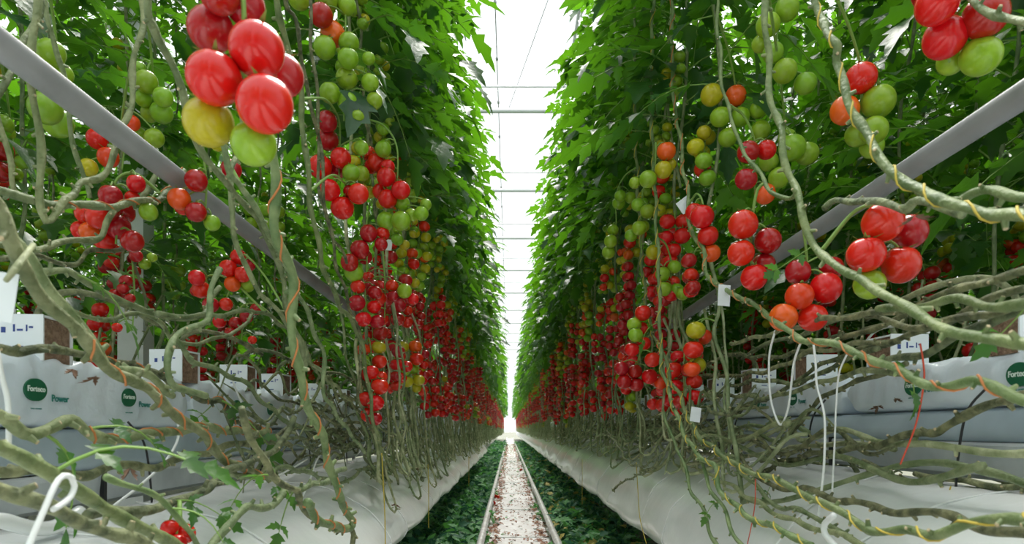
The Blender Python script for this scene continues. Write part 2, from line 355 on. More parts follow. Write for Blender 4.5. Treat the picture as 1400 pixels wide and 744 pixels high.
# gutters: steel profile, liner, slabs, cubes; big white film below
GZ = {-1: dict(m0=-.185, m1=-.10, t1=.0, b1=.16), 1: dict(m0=-.108, m1=-.028, t1=.045, b1=.165)}
def side_name(s): return 'left' if s < 0 else 'right'
for s in (-1, 1):
    g = GZ[s]; sn = side_name(s); x0, x1 = s * 1.0, s * 1.26
    t = thing('growing_gutter', 'long pale grey steel gutter carrying the slabs of the %s row' % sn, 'gutter', (s * 1.13, 1, 0))
    cx = s * 1.13
    mb = MB(); zt, zb = CZ + g['m1'], CZ + g['m0']
    prof = [(x0 - cx, zt), (x0 - cx - s * .004, zt - .006), (x0 - cx, zt - .016), (x0 - cx + s * .006, zb + .01), (x0 - cx + s * .02, zb), (x1 - cx - s * .02, zb), (x1 - cx, zt), (x1 - cx - s * .01, zt - .004), (0, zt - .012), (x0 - cx + s * .02, zt - .002)]
    extrude_y(mb, prof, list(np.arange(-2, 60, 1.5)), closed=True)
    link('trough', mb.mesh('trough', ['gutter_steel'], False), t)
    for yj in ([1.04, 2.12, 3.6, 5.2] if s > 0 else [.62, 1.66, 2.65, 3.9]):
        mb = MB(); box(mb, x0 - cx - s * .007, x0 - cx + s * .004, -.006, .006, zb - .006, zt + .004); link('joint_strip', mb.mesh('joint_strip', ['black_plastic'], False), t, (0, yj, 0))
    for k in range(14):
        mb = MB(); tube(mb, [(0, 0, 0), (0, 0, zb)], .012, 8); link('support_rod', mb.mesh('support_rod', ['galvanised_steel']), t, (-s * .02, .35 + k * 1.6 if s > 0 else .5 + k * 1.6, 0))
    # liner
    mb = MB(); za, zc = CZ + g['m1'] + .001, CZ + g['t1']
    prof = [(s * 1.006, za), (s * 1.0, za + .02), (s * 1.004, (za + zc) / 2), (s * 1.012, zc - .01), (s * 1.03, zc), (s * 1.23, zc), (s * 1.25, za)]
    extrude_y(mb, prof, list(np.arange(-1.5, 60, .25)), wob=.002, closed=True)
    tag(link('gutter_liner', mb.mesh('gutter_liner', ['liner_film'])), 'blue-grey plastic liner strip lying under the slabs of the %s row' % sn, 'liner')
    # white film
    if s < 0: prof = [(-.97, -.19), (-.86, -.205), (-.74, -.225), (-.64, -.265), (-.56, -.325), (-.50, -.39), (-.47, -.445), (-.475, -.48), (-.52, -.51), (-.66, -.53), (-.9, -.53)]
    else: prof = [(.99, -.115), (.92, -.13), (.84, -.155), (.76, -.20), (.69, -.26), (.64, -.335), (.612, -.42), (.612, -.46), (.64, -.49), (.75, -.515), (1.0, -.52)]
    P2 = catmull(np.array([(x, 0, z + CZ) for x, z in prof]), .03); prof = [(p[0], p[2]) for p in P2]
    mb = MB(); rr = random.Random(5 + s); yv = list(np.arange(-1.5, 14, .12)) + (list(np.arange(14, 60.1, 1.0)) if s > 0 else []); K = len(prof); V = []
    for y in yv:
        for i, (x, z) in enumerate(prof):
            u = .006 * math.sin(y * 3.1 + i * .5) + .004 * math.sin(y * 7.7 - i * .9) + .003 * math.sin(y * 17 + i * 1.6); V.append((x + s * u, y, z + u * .7))
    mb.add(V, [(i * K + j, i * K + j + 1, (i + 1) * K + j + 1, (i + 1) * K + j) for i in range(len(yv) - 1) for j in range(K - 1)])
    o = tag(link('hanging_film_trough', mb.mesh('film', ['white_film'])), 'bulging glossy white plastic film trough below the stems of the %s row' % sn, 'plastic trough')
    md = o.modifiers.new('thickness', 'SOLIDIFY'); md.thickness = .003
    for k, y in enumerate([.75, 1.25, 1.7, 2.5, 3.1, 3.9, 4.6, 5.6, 6.4, 7.5, 8.6, 10, 11.5]):
        mb = MB(); ring = [(x + (-s) * .004 + s * .006 * math.sin(y * 3.1 + i * .5) + s * .004 * math.sin(y * 7.7 - i * .9), y + .10 * math.sin(i / len(prof) * PI) * (1 if k % 2 else -.7), z + .002) for i, (x, z) in enumerate(prof[:-6])]
        tube(mb, ring, .0022, 5); link('tie_cord', mb.mesh('tie_cord', ['white_plastic']), o)
    # heating / support pipe
    X, Z, r = (-.80, .605, .024) if s < 0 else (.90, .585, .024)
    mb = MB(); tube(mb, [(0, y, 0) for y in np.arange(0, 58, 2.0)], r, 12)
    tag(link('support_pipe', mb.mesh('support_pipe', ['pipe_paint']), None, (X, 0.2, CZ + Z)), 'long light grey pipe sloping across behind the vines of the %s row' % sn, 'pipe')

# white posts
mb = MB(); box(mb, -.064, .064, -.05, .05, 0, EZ); box(mb, -.09, .09, -.08, .08, 0, .03)
o = struct('trim_1', mb.mesh('post', ['painted_steel'], False), None, PD(186, 400, 3.3) * np.array([1, 1, 0])); o.name = 'white_post'
for q in ((3.3, 12.1), (-1.9, 12.3)):
    struct('white_post', o.data, None, (q[0], q[1], 0))

# slabs
def text_mesh(body, size, mname, bold=0.0):
    c = bpy.data.curves.new('lettering', 'FONT'); c.body = body; c.size = size; c.align_x = 'CENTER'; c.align_y = 'CENTER'; c.extrude = .0004; c.offset = bold; c.resolution_u = 3
    ob = bpy.data.objects.new('tmp', c); col.objects.link(ob); dg = bpy.context.evaluated_depsgraph_get()
    me = bpy.data.meshes.new_from_object(ob.evaluated_get(dg)); bpy.data.objects.remove(ob); me.materials.clear(); me.materials.append(M[mname]); return me
T_F = text_mesh('Forteco', .0165, 'print_white', .0004); T_P = text_mesh('Power', .021, 'print_teal', .0006); T_T = text_mesh('TOTAL GROWING', .004, 'print_teal')
T_F2 = text_mesh('FORTECO', .03, 'print_teal', .0008)
mb = MB(); nn = 28; ring = [(.033 * math.cos(a), .024 * math.sin(a), .0004) for a in np.arange(nn) * 2 * PI / nn]
mb.add(ring + [(x, y, -.004) for x, y, _ in ring], [tuple(range(nn))] + [(j, (j + 1) % nn, nn + (j + 1) % nn, nn + j)[::-1] for j in range(nn)]); OVAL = mb.mesh('logo_oval', ['logo_green'], False)
def slab_mesh(s, L, H, seed):
    rnd = random.Random(seed); mb = MB(); ny, na = 90, 36; V = []
    for i in range(ny + 1):
        y = -L / 2 + L * i / ny; e = min(1, (min(i, ny - i) / 4.0)); e = .25 + .75 * math.sin(e * PI / 2)
        for j in range(na):
            a = 2 * PI * j / na; cx_, cz_ = math.cos(a), math.sin(a); ex = .38
            x = .115 * math.copysign(abs(cx_) ** ex, cx_); z = H / 2 * math.copysign(abs(cz_) ** ex, cz_)
            wv = .0035 * math.sin(y * 31 + j * .8 + seed) + .0035 * math.sin(y * 66 - j * 1.3) + .0055 * math.sin(y * 9 + j * .4 + seed * 2) + .0035 * abs(math.sin(y * 23 + j * 1.9 + seed))
            x += math.copysign(wv, cx_) * .5; z = z * e + (wv if z > 0 else 0)
            V.append((x * (1 if e > .9 else .97), y, z + H / 2 * 1.0))
    f = [(i * na + j, i * na + (j + 1) % na, (i + 1) * na + (j + 1) % na, (i + 1) * na + j) for i in range(ny) for j in range(na)] + [tuple(range(na))[::-1], tuple(ny * na + j for j in range(na))]
    mb.add(V, f); return mb.mesh('slab_bag', ['slab_film'])
nslab = 0
for s in (-1, 1):
    g = GZ[s]; H = g['b1'] - g['t1']; sm = [slab_mesh(s, 1.0, H, k + 3 * s) for k in range(3)]; c0 = 1.46 if s > 0 else 1.56
    for k in range(-1, 16):
        yc = c0 + k * 1.03
        nearest = {-1: 'nearest', 0: 'second', 1: 'third'}.get(k)
        lab = ('%s white plastic growing slab in the %s gutter, printed with a green oval mark' % (nearest, side_name(s))) if nearest else 'white plastic growing slab further along the %s gutter' % side_name(s)
        t = thing('growing_slab', lab, 'growing slab', (s * 1.12, yc, CZ + g['t1']), 'growing slabs in the %s gutter' % side_name(s))
        b = link('bag', sm[k % 3], t)
        if k < 4:
            for yl in (-.17, .17):
                xx = -s * .1215; rot = (R(90), 0, R(-90 * s))
                lo = link('logo_oval', OVAL, b, (xx, yl, H * .52), rot); lo['label'] = 'dark green printed oval'
                link('lettering', T_F, b, (xx - s * .001, yl, H * .53), rot); link('lettering', T_P, b, (xx, yl - s * .075, H * .42), rot); link('lettering', T_T, b, (xx, yl, H * .27), rot)
            link('lettering', T_F2, b, (-s * .06, .3, H + .004), (0, 0, R(-90 * s)))
# grow cubes
def cube_proto(s, loc, lab, grp):
    t = thing('grow_cube', lab, 'grow cube', loc, grp); h = .052
    b = MB(); na = 6; V = []
    box(b, -h * .92, h * .92, -h * .92, h * .92, 0, .094); c = link('coir_block', b.mesh('coir_block', ['coir'], False), t)
    b = MB(); box(b, -h, h, -h - .002, -h + .002, 0, .1); box(b, -h, h, h - .002, h + .002, 0, .1); box(b, -h, h, -h, h, .0945, .099)
    wv = np.vstack(b.v); link('paper_wrap', b.mesh('paper_wrap', ['paper_wrap'], False), t)
    b = MB()
    for k, (u, v, ww, hh) in enumerate(((-.03, .066, .009, .012), (-.008, .07, .004, .016), (.004, .066, .012, .004), (.018, .07, .003, .014), (.027, .072, .008, .004), (.0, .03, .022, .003))):
        box(b, u - ww / 2, u + ww / 2, -h - .0028, -h - .002, v - hh / 2, v + hh / 2)
    link('printed_marks', b.mesh('printed_marks', ['blue_print'], False), t)
    b = MB(); p = catmull([(0, 0, .09), (-s * .01, .02, .14), (-s * .05, .05, .17), (-s * .12, .12, .16), (-s * .16, .28, .12)], .015)
    r_ = stem_radii(len(p), .0075, random.Random(3), .015); tube(b, p, r_, 7); stubs(b, p, r_, random.Random(4), .05); link('young_stem', b.mesh('young_stem', ['old_stem', 'stem_scar']), t)
    return t
def copy_tree(o, parent=None):
    c = o.copy(); col.objects.link(c)
    if parent: c.parent = parent
    for ch in o.children: copy_tree(ch, c)
    return c
for s in (-1, 1):
    g = GZ[s]; yl = [1.47, 2.09, 2.58, 2.99, 3.62] if s < 0 else [1.36, 1.80, 2.28, 2.8, 3.3]; yl += [yl[-1] + .52 * (k + 1) for k in range(14)]
    pr = None
    for k, y in enumerate(yl):
        nm = {0: 'nearest', 1: 'second nearest', 2: 'third nearest'}.get(k)
        lab = ('%s brown coir cube in white printed paper on the %s slabs' % (nm, side_name(s))) if nm else 'small coir cube in white paper further back on the %s slabs' % side_name(s)
        grp = 'grow cubes on the %s slabs' % side_name(s); loc = (s * 1.06, y, CZ + g['b1'] - .012)
        if pr is None: pr = cube_proto(s, loc, lab, grp); o = pr
        else: o = copy_tree(pr); o.location = loc; o['label'] = lab
        o.rotation_euler = (0, 0, RND.uniform(-.08, .08))

# ------------------------------------------------------------------ tomato plants
def plant_path(s, rnd, xo, dense=1):
    """stem from the overhead wire down to the loop at the film and along the bundle; local x=0 under the wire"""
    lean = rnd.uniform(.15, .5); pts = []; ph = rnd.uniform(0, 6)
    for z in np.arange(4.15, 1.5, -.28): pts.append((.02 * math.sin(z * 5 + ph) + rnd.uniform(-.012, .012), .03 * math.sin(z * 3.3 + ph) + rnd.uniform(-.015, .015), z))
    zb = (CZ - .31 + rnd.uniform(-.06, .12)) if s < 0 else (CZ - .14 + rnd.uniform(-.06, .14))
    dy = -s; z = 1.5; y = pts[-1][1]
    while z > zb + .1:
        z -= .13; y += dy * lean * .13 * (1 + (1.5 - z)) + rnd.uniform(-.03, .03); pts.append((-s * .04 * (1.5 - z) + rnd.uniform(-.02, .02), y, z))
    x = pts[-1][0]; pts.append((x - s * .01, y + dy * .06, zb)); x1 = s * rnd.uniform(.04, .2); zz = CZ + (-.16 if s < 0 else -.06) + rnd.uniform(-.03, .09)
    pts.append((x + s * .04, y + dy * .18, zb + .01)); y += dy * .3
    for k in range(rnd.randint(4, 7)):
        y += dy * rnd.uniform(.14, .24); pts.append((x1 + rnd.uniform(-.03, .03), y, zz + rnd.uniform(-.035, .035)))
    return np.array(pts)
def interp_at(p, z):
    i = int(np.argmin(abs(p[:, 2] - z))); return p[i]
TLEV = [(1.24, 'r'), (1.42, 'r'), (1.60, 'd'), (1.80, 'r'), (2.0, 'm'), (2.22, 'g'), (2.48, 'g')]
def hanging_stem(s, rnd, y0):
    """an older length of stem let down beside the plant: hangs from the fruit zone and loops at the film"""
    x, y, z = rnd.uniform(-.07, .07), y0, rnd.uniform(1.3, 1.6); zb = (CZ - .30 + rnd.uniform(-.06, .16)) if s < 0 else (CZ - .17 + rnd.uniform(-.06, .16)); pts = []; ln = rnd.uniform(.05, .5)
    while z > zb + .08: pts.append((x + rnd.uniform(-.018, .018), y, z)); z -= .1; y += -s * ln * .1 * (1 + (1.5 - z)) + rnd.uniform(-.025, .025); x += -s * .004
    pts += [(x - s * .015, y - s * .03, zb), (x + s * .02, y - s * .09, zb - .01 + rnd.uniform(0, .03)), (x + s * .06, y - s * .14, zb + .07), (x + s * .08, y - s * .2 + rnd.uniform(-.1, .1), zb + .16), (x + s * .12, y - s * .3, zb + .17)]
    return np.array(pts)
STEMV = {}
def build_near(s, x, y, label, group, rnd, leaves=True, lod='m', path=None, levels=TLEV, drop=.34, leaf_lo=2.12):
    t = thing('tomato_plant', label, 'plant', (x, y, 0), group); pp = plant_path(s, rnd, x) if path is None else path
    p = catmull(pp, .035); n = len(p); mb = MB(); r = stem_radii(n, .0055, rnd, .035, .0078); tube(mb, p, r, 6); stubs(mb, p[int(n * .35):], r[int(n * .35):], rnd, .11)
    link('stem', mb.mesh('stem', ['pale_stem' if rnd.random() < .5 else 'vine_stem', 'stem_scar']), t)
    for k in range(2):
        q = catmull(hanging_stem(s, rnd, p[int(n * .5)][1] + rnd.uniform(-.12, .12)), .035); hb = MB(); rr = stem_radii(len(q), rnd.uniform(.0042, .006), rnd, .035); tube(hb, q, rr, 6); stubs(hb, q, rr, rnd, .045, length=2.2)
        link('lowered_stem', hb.mesh('lowered_stem', [rnd.choice(['pale_stem', 'pale_stem', 'vine_stem']), 'stem_scar']), t)
    for z, ripe in levels:
        if rnd.random() < drop: continue
        z += rnd.uniform(-.07, .07)
        if rnd.random() < .24: ripe = {'r': 'm', 'd': 'r', 'm': 'g', 'g': 'g'}[ripe]
        q = interp_at(p, z); put_truss(t, q, (PI if s > 0 else 0) + rnd.uniform(-1.3, 1.3), ripe, rnd, lod, rnd.uniform(.88, 1.08))
    mb = MB()
    if leaves:
        a = rnd.uniform(0, 6); z = leaf_lo
        while z < 4.15:
            q = interp_at(p, z); a += 2.4 + rnd.uniform(-.4, .4)
            link('leaf', rnd.choice(LEAF), t, q, (rnd.uniform(-.35, .35), rnd.uniform(-.35, .35), a), rnd.uniform(.78, 1.12) * (1 - .38 * max(0, (z - 3.0) / 1.15))); z += rnd.uniform(.038, .06)
    return t, p
# shared pieces for plants further away
def far_variant(s, seed, fruit=True, hi=True, rows=1, sp=0.0, n_leaf=44, drop=.2, leaf_lo=2.1, fine=True):
    rnd = random.Random(seed); sb, fb, tb = MB(), MB(), MB()
    for rrow in range(rows):
        off = np.array([rnd.uniform(-.05, .05), rrow * sp, 0]); p = catmull(plant_path(s, rnd, 0), .09) + off; tube(sb, p, stem_radii(len(p), .0065, rnd, .09, .009), 4, 0, False)
        if hi: stubs(sb, p[len(p) // 2:], .008, rnd, .12, length=2.2)
        for k in range(2):
            q = catmull(hanging_stem(s, rnd, rnd.uniform(-.15, .15)), .08) + off; tube(sb, q, stem_radii(len(q), .0065, rnd, .08), 4, 0, False)
        for z, ripe in TLEV:
            z += rnd.uniform(-.08, .08); q = interp_at(p, z)
            if rnd.random() < drop: continue
            if rnd.random() < .24: ripe = {'r': 'm', 'd': 'r', 'm': 'g', 'g': 'g'}[ripe]
            j = rnd.choice(TRJ[ripe]); a = (PI if s > 0 else 0) + rnd.uniform(-1.3, 1.3); c, sn = math.cos(a), math.sin(a)
            V = np.vstack(j.v); V = V @ np.array([[c, sn, 0], [-sn, c, 0], [0, 0, 1]]) + q; k = tb.n; tb.v.append(V); tb.f += [tuple(i + k for i in f_) for f_ in j.f]; tb.m += j.m; tb.n += len(V)
        a = 0; z = 2.1
        for k in range(n_leaf):
            z = leaf_lo + (4.15 - leaf_lo) * k / n_leaf + rnd.uniform(-.03, .03); a += 2.4 + rnd.uniform(-.4, .4); q = interp_at(p, z); sc_ = rnd.uniform(.78, 1.12) * (1 - .38 * max(0, (z - 3.0) / 1.15))
            compound_leaf(fb, rnd, .40 * sc_, M4(q, rnd.uniform(-.35, .35), rnd.uniform(-.35, .35), a), 4 if fine and hi else 2)
    return (sb.mesh('stem', ['pale_stem', 'stem_scar']), fb.mesh('foliage', ['tomato_leaf', 'truss_stalk']), tb.mesh('fruit', ['truss_stalk', 'tomato_red', 'tomato_dark_red', 'tomato_orange', 'tomato_yellow_green', 'tomato_green']))
FAR = {s: [far_variant(s, 40 + k + s) for k in range(6)] for s in (-1, 1)}
FAR2 = {s: [far_variant(s, 60 + k + s, hi=False, rows=3, sp=.3, n_leaf=30) for k in range(4)] for s in (-1, 1)}
BACK = {s: [far_variant(s, 80 + k + s, drop=.5, leaf_lo=1.3, n_leaf=62) for k in range(4)] for s in (-1, 1)}
CHEAP = {s: [far_variant(s, 90 + k + s, hi=False, drop=.6, leaf_lo=1.2, n_leaf=44) for k in range(5)] for s in (-1, 1)}
FILL = {s: [far_variant(s, 130 + k + s, hi=False, drop=.5, leaf_lo=.35, n_leaf=64) for k in range(5)] for s in (-1, 1)}
def put_far(s, x, y, label, group, v, rnd):
    t = thing('tomato_plant', label, 'plant', (x, y, 0), group)
    link('stem', v[0], t)
    f = link('foliage', v[1], t); f['kind'] = 'stuff'
    u = link('fruit', v[2], t); u['kind'] = 'stuff'; return t
for s in (-1, 1):
    sn = side_name(s); rnd = random.Random(11 + s); y = 2.35
    cnt = 0
    while y < 10.5:
        band = 0 if y < 4.2 else (1 if y < 7 else 2)
        lab = ['tomato plant with ripe red trusses in the nearer stretch of the %s curtain of stems', 'tomato plant in the dense middle stretch of the %s row beside the aisle', 'tomato plant well down the %s side of the aisle'][band] % sn
        grp = lab.replace('tomato plant', 'tomato plants'); cnt += 1
        if band == 0: lab = '%s ripe tomato plant of the %s stem curtain, counted from the %s' % (('nearest', 'second', 'third', 'fourth', 'fifth', 'sixth', 'seventh', 'eighth', 'ninth', 'tenth')[min(cnt, 10) - 1], sn, 'small printed tag' if s < 0 else 'two long pale vines')
        build_near(s, SX[s] + rnd.uniform(-.06, .06), y, lab, grp, rnd, lod='m'); y += rnd.uniform(.19, .30)
    while y < 22:
        put_far(s, SX[s] + rnd.uniform(-.05, .05), y, 'tomato plant far down the %s row, past the middle of the aisle' % sn, 'distant plants of the %s row' % sn, rnd.choice(FAR[s]), rnd); y += rnd.uniform(.24, .34)
    while y < ROWEND:
        put_far(s, SX[s] + rnd.uniform(-.04, .04), y, 'tiny clump of tomato plants near the vanishing end of the %s row' % sn, 'clumps at the far end of the %s row' % sn, rnd.choice(FAR2[s]), rnd); y += 1.15
    # the back of the same row and the rows beyond, seen through the stems
    y = 1.3
    while y < 11:
        lab = 'tomato plant on the far side of the %s gutter, seen through the nearer stems' % sn
        if y < 5: build_near(-s, s * 1.62 + rnd.uniform(-.06, .06), y, lab, 'plants behind the %s gutter' % sn, rnd, lod='m', drop=.55, leaf_lo=1.62)
        else: put_far(-s, s * 1.62, y, lab, 'plants behind the %s gutter' % sn, rnd.choice(BACK[-s]), rnd)
        y += rnd.uniform(.36, .5)
    y = 1.8
    while y < 13:
        put_far(s, s * 2.75 + rnd.uniform(-.1, .1), y, 'shaded tomato plant in the first row beyond the %s gutter' % sn, 'first background row beyond the %s gutter' % sn, rnd.choice(BACK[s]), rnd); y += .52 * rnd.uniform(.7, 1.3)
def join_copies(name, label, group, spots, var):
    """a mass of plants that nobody could count in the photo: one stuff thing, its pieces sharing a few meshes"""
    t = tag(link('tomato_plants', None), label, 'plants'); t['kind'] = 'stuff'
    for (x, y, k) in spots:
        for which, nm in enumerate(('stem', 'foliage', 'fruit')):
            o = link(nm, var[k][which], t, (x, y, 0)); o['kind'] = 'stuff'
for s in (-1, 1):
    rnd = random.Random(31 + s); spots = []
    for X, ya, yb, st in ((3.75, 2.2, 14, .45), (1.62, 11, 45, .62), (2.75, 13, 40, .8)) + (((2.25, 1.2, 14, .30), (3.2, 1.8, 14, .34)) if s > 0 else ((3.25, 2.4, 14, .5),)):  # right side: two extra plant rows added to block light and darken the background
        y = ya
        while y < yb: spots.append((s * X + rnd.uniform(-.1, .1), y, rnd.randrange(5))); y += st * rnd.uniform(.7, 1.3)
    join_copies('plants', 'loose rows of tomato plants filling in around the first background row of the %s side' % side_name(s), None, spots, CHEAP[s])
    spots = []
    for X, ya, yb, st in ((4.6, 2.6, 18, .42), (5.6, 3.4, 22, .5), (6.8, 4.0, 30, .6), (3.8, 14, 40, 1.0)):
        y = ya
        while y < yb: spots.append((s * X + rnd.uniform(-.15, .15), y, rnd.randrange(5))); y += st * rnd.uniform(.7, 1.3)
    join_copies('plants', 'dim mass of leafy tomato plants in the far rows beyond the %s gutter' % side_name(s), None, spots, FILL[s])
    spots = []
    for X, ya, yb, st in ((abs(SX[s]) + .06, -7, -1.6, .42), (1.62, -6, -1.2, .5), (2.75, -4, -.5, .6), (3.8, -3, .5, .8)):
        y = ya
        while y < yb: spots.append((s * X + rnd.uniform(-.1, .1), y, rnd.randrange(5))); y += st * rnd.uniform(.7, 1.3)
    join_copies('plants', 'tomato plants of the %s rows continuing behind the viewpoint' % side_name(s), None, spots, CHEAP[s])

# ------------------------------------------------------------------ near vines, traced one by one (pixel path -> upright plane of the row)
HV = {}
def vine(key, label, X, r, path, top=False, mtl='vine_stem', twine=None, foliage=False, sides=9, jit=.004, scar=.05):
    rnd = random.Random(hash(key) % 1000 if False else sum(ord(c) * (i + 3) for i, c in enumerate(key)))
    pts = []
    for q in path:
        Xq = q[2] if len(q) > 2 else X; pts.append(P(q[0], q[1], Xq))
    pts = np.array(pts)
    if top:
        a = pts[0]; zs = np.arange(a[2] + .3, 4.1, .3)[::-1]; pts = np.vstack([[(a[0] + .02 * math.sin(z * 4), a[1] + .03 * math.sin(z * 3), z) for z in zs], pts])
    base = pts[-1].copy(); base[2] = 0 if False else base[2]
    p = catmull(pts, .014); n = len(p)
    k = np.arange(n) * .014; ph = rnd.uniform(0, 6)
    p = p + np.stack([np.sin(k * 31 + ph), np.sin(k * 23 + ph * 2), np.sin(k * 27 + ph * 3)], 1) * jit
    r *= (.90 if key[0] == 'L' else .78); rr = stem_radii(n, r, rnd, .014, r * 1.08); mb = MB(); tube(mb, p - base, rr, sides); stubs(mb, (p - base), rr, rnd, scar)
    if key in ('R1', 'R2', 'R3', 'R4', 'R5', 'R6', 'R8', 'R9', 'R16', 'R17', 'L4', 'L3', 'L17', 'Z1'): mtl = 'green_stem'
    t = thing('tomato_vine', label, 'vine', base); link('stem', mb.mesh('stem', [mtl, 'stem_scar']), t)
    if twine:
        n0, n1 = int(n * .25), n; a = np.arange(n0, n1) * .014 / .11 * 2 * PI; T = np.gradient(p, axis=0); T /= np.linalg.norm(T, axis=1)[:, None]
        N = np.cross(T, [1., 0.3, 0.2]); N /= np.linalg.norm(N, axis=1)[:, None]; B = np.cross(T, N); q = p[n0:n1] + (rr[n0:n1, None] * 1.12) * (np.cos(a)[:, None] * N[n0:n1] + np.sin(a)[:, None] * B[n0:n1])
        mb = MB(); tube(mb, q - base, .0018, 5); o = link('twine', mb.mesh('twine', [twine]), t); o['label'] = twine.split('_')[0] + ' twine wound round the stem'
    if foliage:
        rn = rnd; a = 0; z = 2.25; b0 = p[0]
        while z < 4.1:
            q = interp_at(p, z); a += 2.4; link('leaf', rn.choice(LEAF), t, q - base, (rn.uniform(-.3, .3), rn.uniform(-.3, .3), a), rn.uniform(.8, 1.1)); z += .075
    HV[key] = (t, p, base); return t
def truss(key, fruits, D=None, lod='h'):
    t, p, base = HV[key]; rm = sorted(f[2] for f in fruits)[len(fruits) // 2]; D = D or .033 * F / rm
    rnd = random.Random(int(fruits[0][0] * 7 + fruits[0][1])); ws = []
    for i, f in enumerate(fruits):
        d = D + (.006 if i % 2 else -.006) + (f[4] if len(f) > 4 else 0); ws.append((PD(f[0], f[1], d), f[2] * d / F, f[3]))
    for _ in range(6):                                  # keep the fruits from passing through each other: move along the line of sight depth only
        for i in range(len(ws)):
            for j in range(i + 1, len(ws)):
                a, b = ws[i], ws[j]; dd = b[0] - a[0]; L = np.linalg.norm(dd); need = (a[1] + b[1]) * .93
                if L < need:
                    sgn = 1 if dd[1] >= 0 else -1; m = (need - L) * .6
                    a[0][:] += (a[0] - [0, 0, CZ]) / a[0][1] * (-sgn * m); b[0][:] += (b[0] - [0, 0, CZ]) / b[0][1] * (sgn * m)
    cen = np.mean([w_[0] for w_ in ws], axis=0); topz = max(w_[0][2] + w_[1] for w_ in ws); hub = np.array([cen[0], cen[1] + .01, topz - .01])
    att = p[np.argmin(np.linalg.norm(p - (hub + [0, 0, .05]), axis=1))]; o = att - base; mb = MB()
    low = np.array([cen[0], cen[1] + .012, min(w_[0][2] for w_ in ws)])
    sp_ = catmull([att, att * .4 + hub * .6 + [0, 0, .035], hub, hub * .5 + low * .5 + [0, .01, 0], low], .012); tube(mb, sp_ - att, np.linspace(.0042, .0024, len(sp_)), 6)
    tr_ = None
    for c, r_, k in ws:
        top = c + np.array([0, 0, r_ * .80]); s_ = sp_[np.argmin(np.linalg.norm(sp_ - (top + [0, 0, .012]), axis=1))]
        tube(mb, catmull([s_ - att, (s_ + top) / 2 - att + [0, 0, .01], top - att], .01), .0023, 5); calyx(mb, top - att, r_, rnd)
    tr_ = link('fruit_truss', mb.mesh('fruit_truss', ['truss_stalk']), t, o)
    for c, r_, k in ws: link('tomato', TOM[lod + k], tr_, c - att, (rnd.uniform(-.35, .35), rnd.uniform(-.35, .35), rnd.uniform(0, 6)), (float(r_), float(r_), float(r_) * rnd.uniform(1.0, 1.08)))
def leaf_on(key, px, py, X, sc_=1.0, rot=(0, 0, 0), big=False):
    t, p, base = HV[key]; q = P(px, py, X); i = np.argmin(np.linalg.norm(p - q, axis=1)); link('leaf', (LEAF if big else SMALL)[int(px) % 3], t, p[i] - base, rot, sc_)

# -- left side
vine('L1', 'slim vine hanging at the top left corner, crossing the grey pipe', -.86, .0055, [(54, -10), (44, 37), (32, 60), (13, 101), (0, 130), (-25, 180), (-60, 240)], True)
vine('L2', 'dark vine falling past the left side of the big red tomatoes', -.58, .0068, [(200, -10), (215, 40), (235, 81), (242, 111), (252, 148), (275, 200), (296, 235), (318, 262), (345, 290), (368, 330), (385, 380), (398, 440), (420, 500)], True)
vine('L3', 'vine hanging just right of the big red tomatoes, bending beside the pipe', -.50, .0070, [(375, -10), (394, 60), (410, 118), (414, 168), (417, 208), (424, 262), (431, 317), (447, 378), (466, 420), (488, 452), (500, 500), (508, 560), (520, 610), (540, 650)], True)
vine('L3b', 'thin vine twisting beside the second stem right of the big red tomatoes', -.53, .0052, [(392, -10), (402, 20), (408, 60), (420, 110), (424, 150), (440, 200), (441, 260), (452, 315), (460, 360), (470, 395), (482, 430), (494, 480), (490, 540), (510, 590)], True, 'old_stem')
vine('L4', 'thick pale green vine running down the left middle of the photo, lowest end curled', -.40, .0088, [(352, 120), (366, 180), (371, 225), (375, 270), (380, 317), (397, 378), (400, 438), (405, 490), (417, 544), (437, 588), (454, 645), (464, 682), (481, 712), (470, 722), (440, 712), (418, 690)], True, twine='orange_twine')
vine('L5', 'brownish vine hanging between the green tomatoes and the red clusters, left of centre', -.52, .0056, [(488, -10), (493, 50), (496, 134), (508, 208), (510, 267), (519, 317), (528, 384), (536, 451), (552, 500), (560, 560), (566, 620), (580, 640)], True, 'old_stem')
vine('L5b', 'slim dark vine in front of the right edge of the green tomato truss', -.55, .0050, [(424, -10), (426, 60), (431, 110), (437, 160), (434, 220), (446, 300), (470, 350), (500, 400), (517, 470), (530, 540), (545, 600)], True, 'old_stem')
vine('L6', 'horizontal vine crossing at the left edge above the grey fork of stems', -.85, .0080, [(-60, 250), (0, 263), (50, 273), (91, 283), (151, 280), (188, 277), (215, 273), (238, 252), (250, 235)], twine='orange_twine')
vine('L7', 'short vine rising from the left horizontal stem towards the dark red cluster', -.83, .0066, [(60, 288), (86, 274), (101, 267), (112, 250), (140, 238), (160, 205), (168, 170), (182, 120), (188, 60), (196, 10), (190, -30)], True)
vine('L8', 'vine bending below the dark red cluster at left, parallel to the grey gutter', -.90, .0070, [(-60, 338), (0, 336), (34, 338), (67, 338), (101, 331), (134, 322), (150, 300), (170, 280), (200, 262), (212, 240)])
vine('L8b', 'thin curled vine under the dark red cluster at left', -.95, .0055, [(0, 352), (40, 350), (80, 358), (105, 360), (120, 345), (150, 342), (180, 335)], mtl='old_stem')
vine('L9', 'thick grey-green vine diving from the left edge over the slab towards the middle', -.62, .0098, [(-40, 240), (0, 285), (14, 330), (34, 370), (67, 418), (101, 452), (134, 485), (160, 508), (188, 528), (235, 558), (262, 585), (296, 615), (316, 635), (346, 645), (380, 655)], twine='orange_twine')
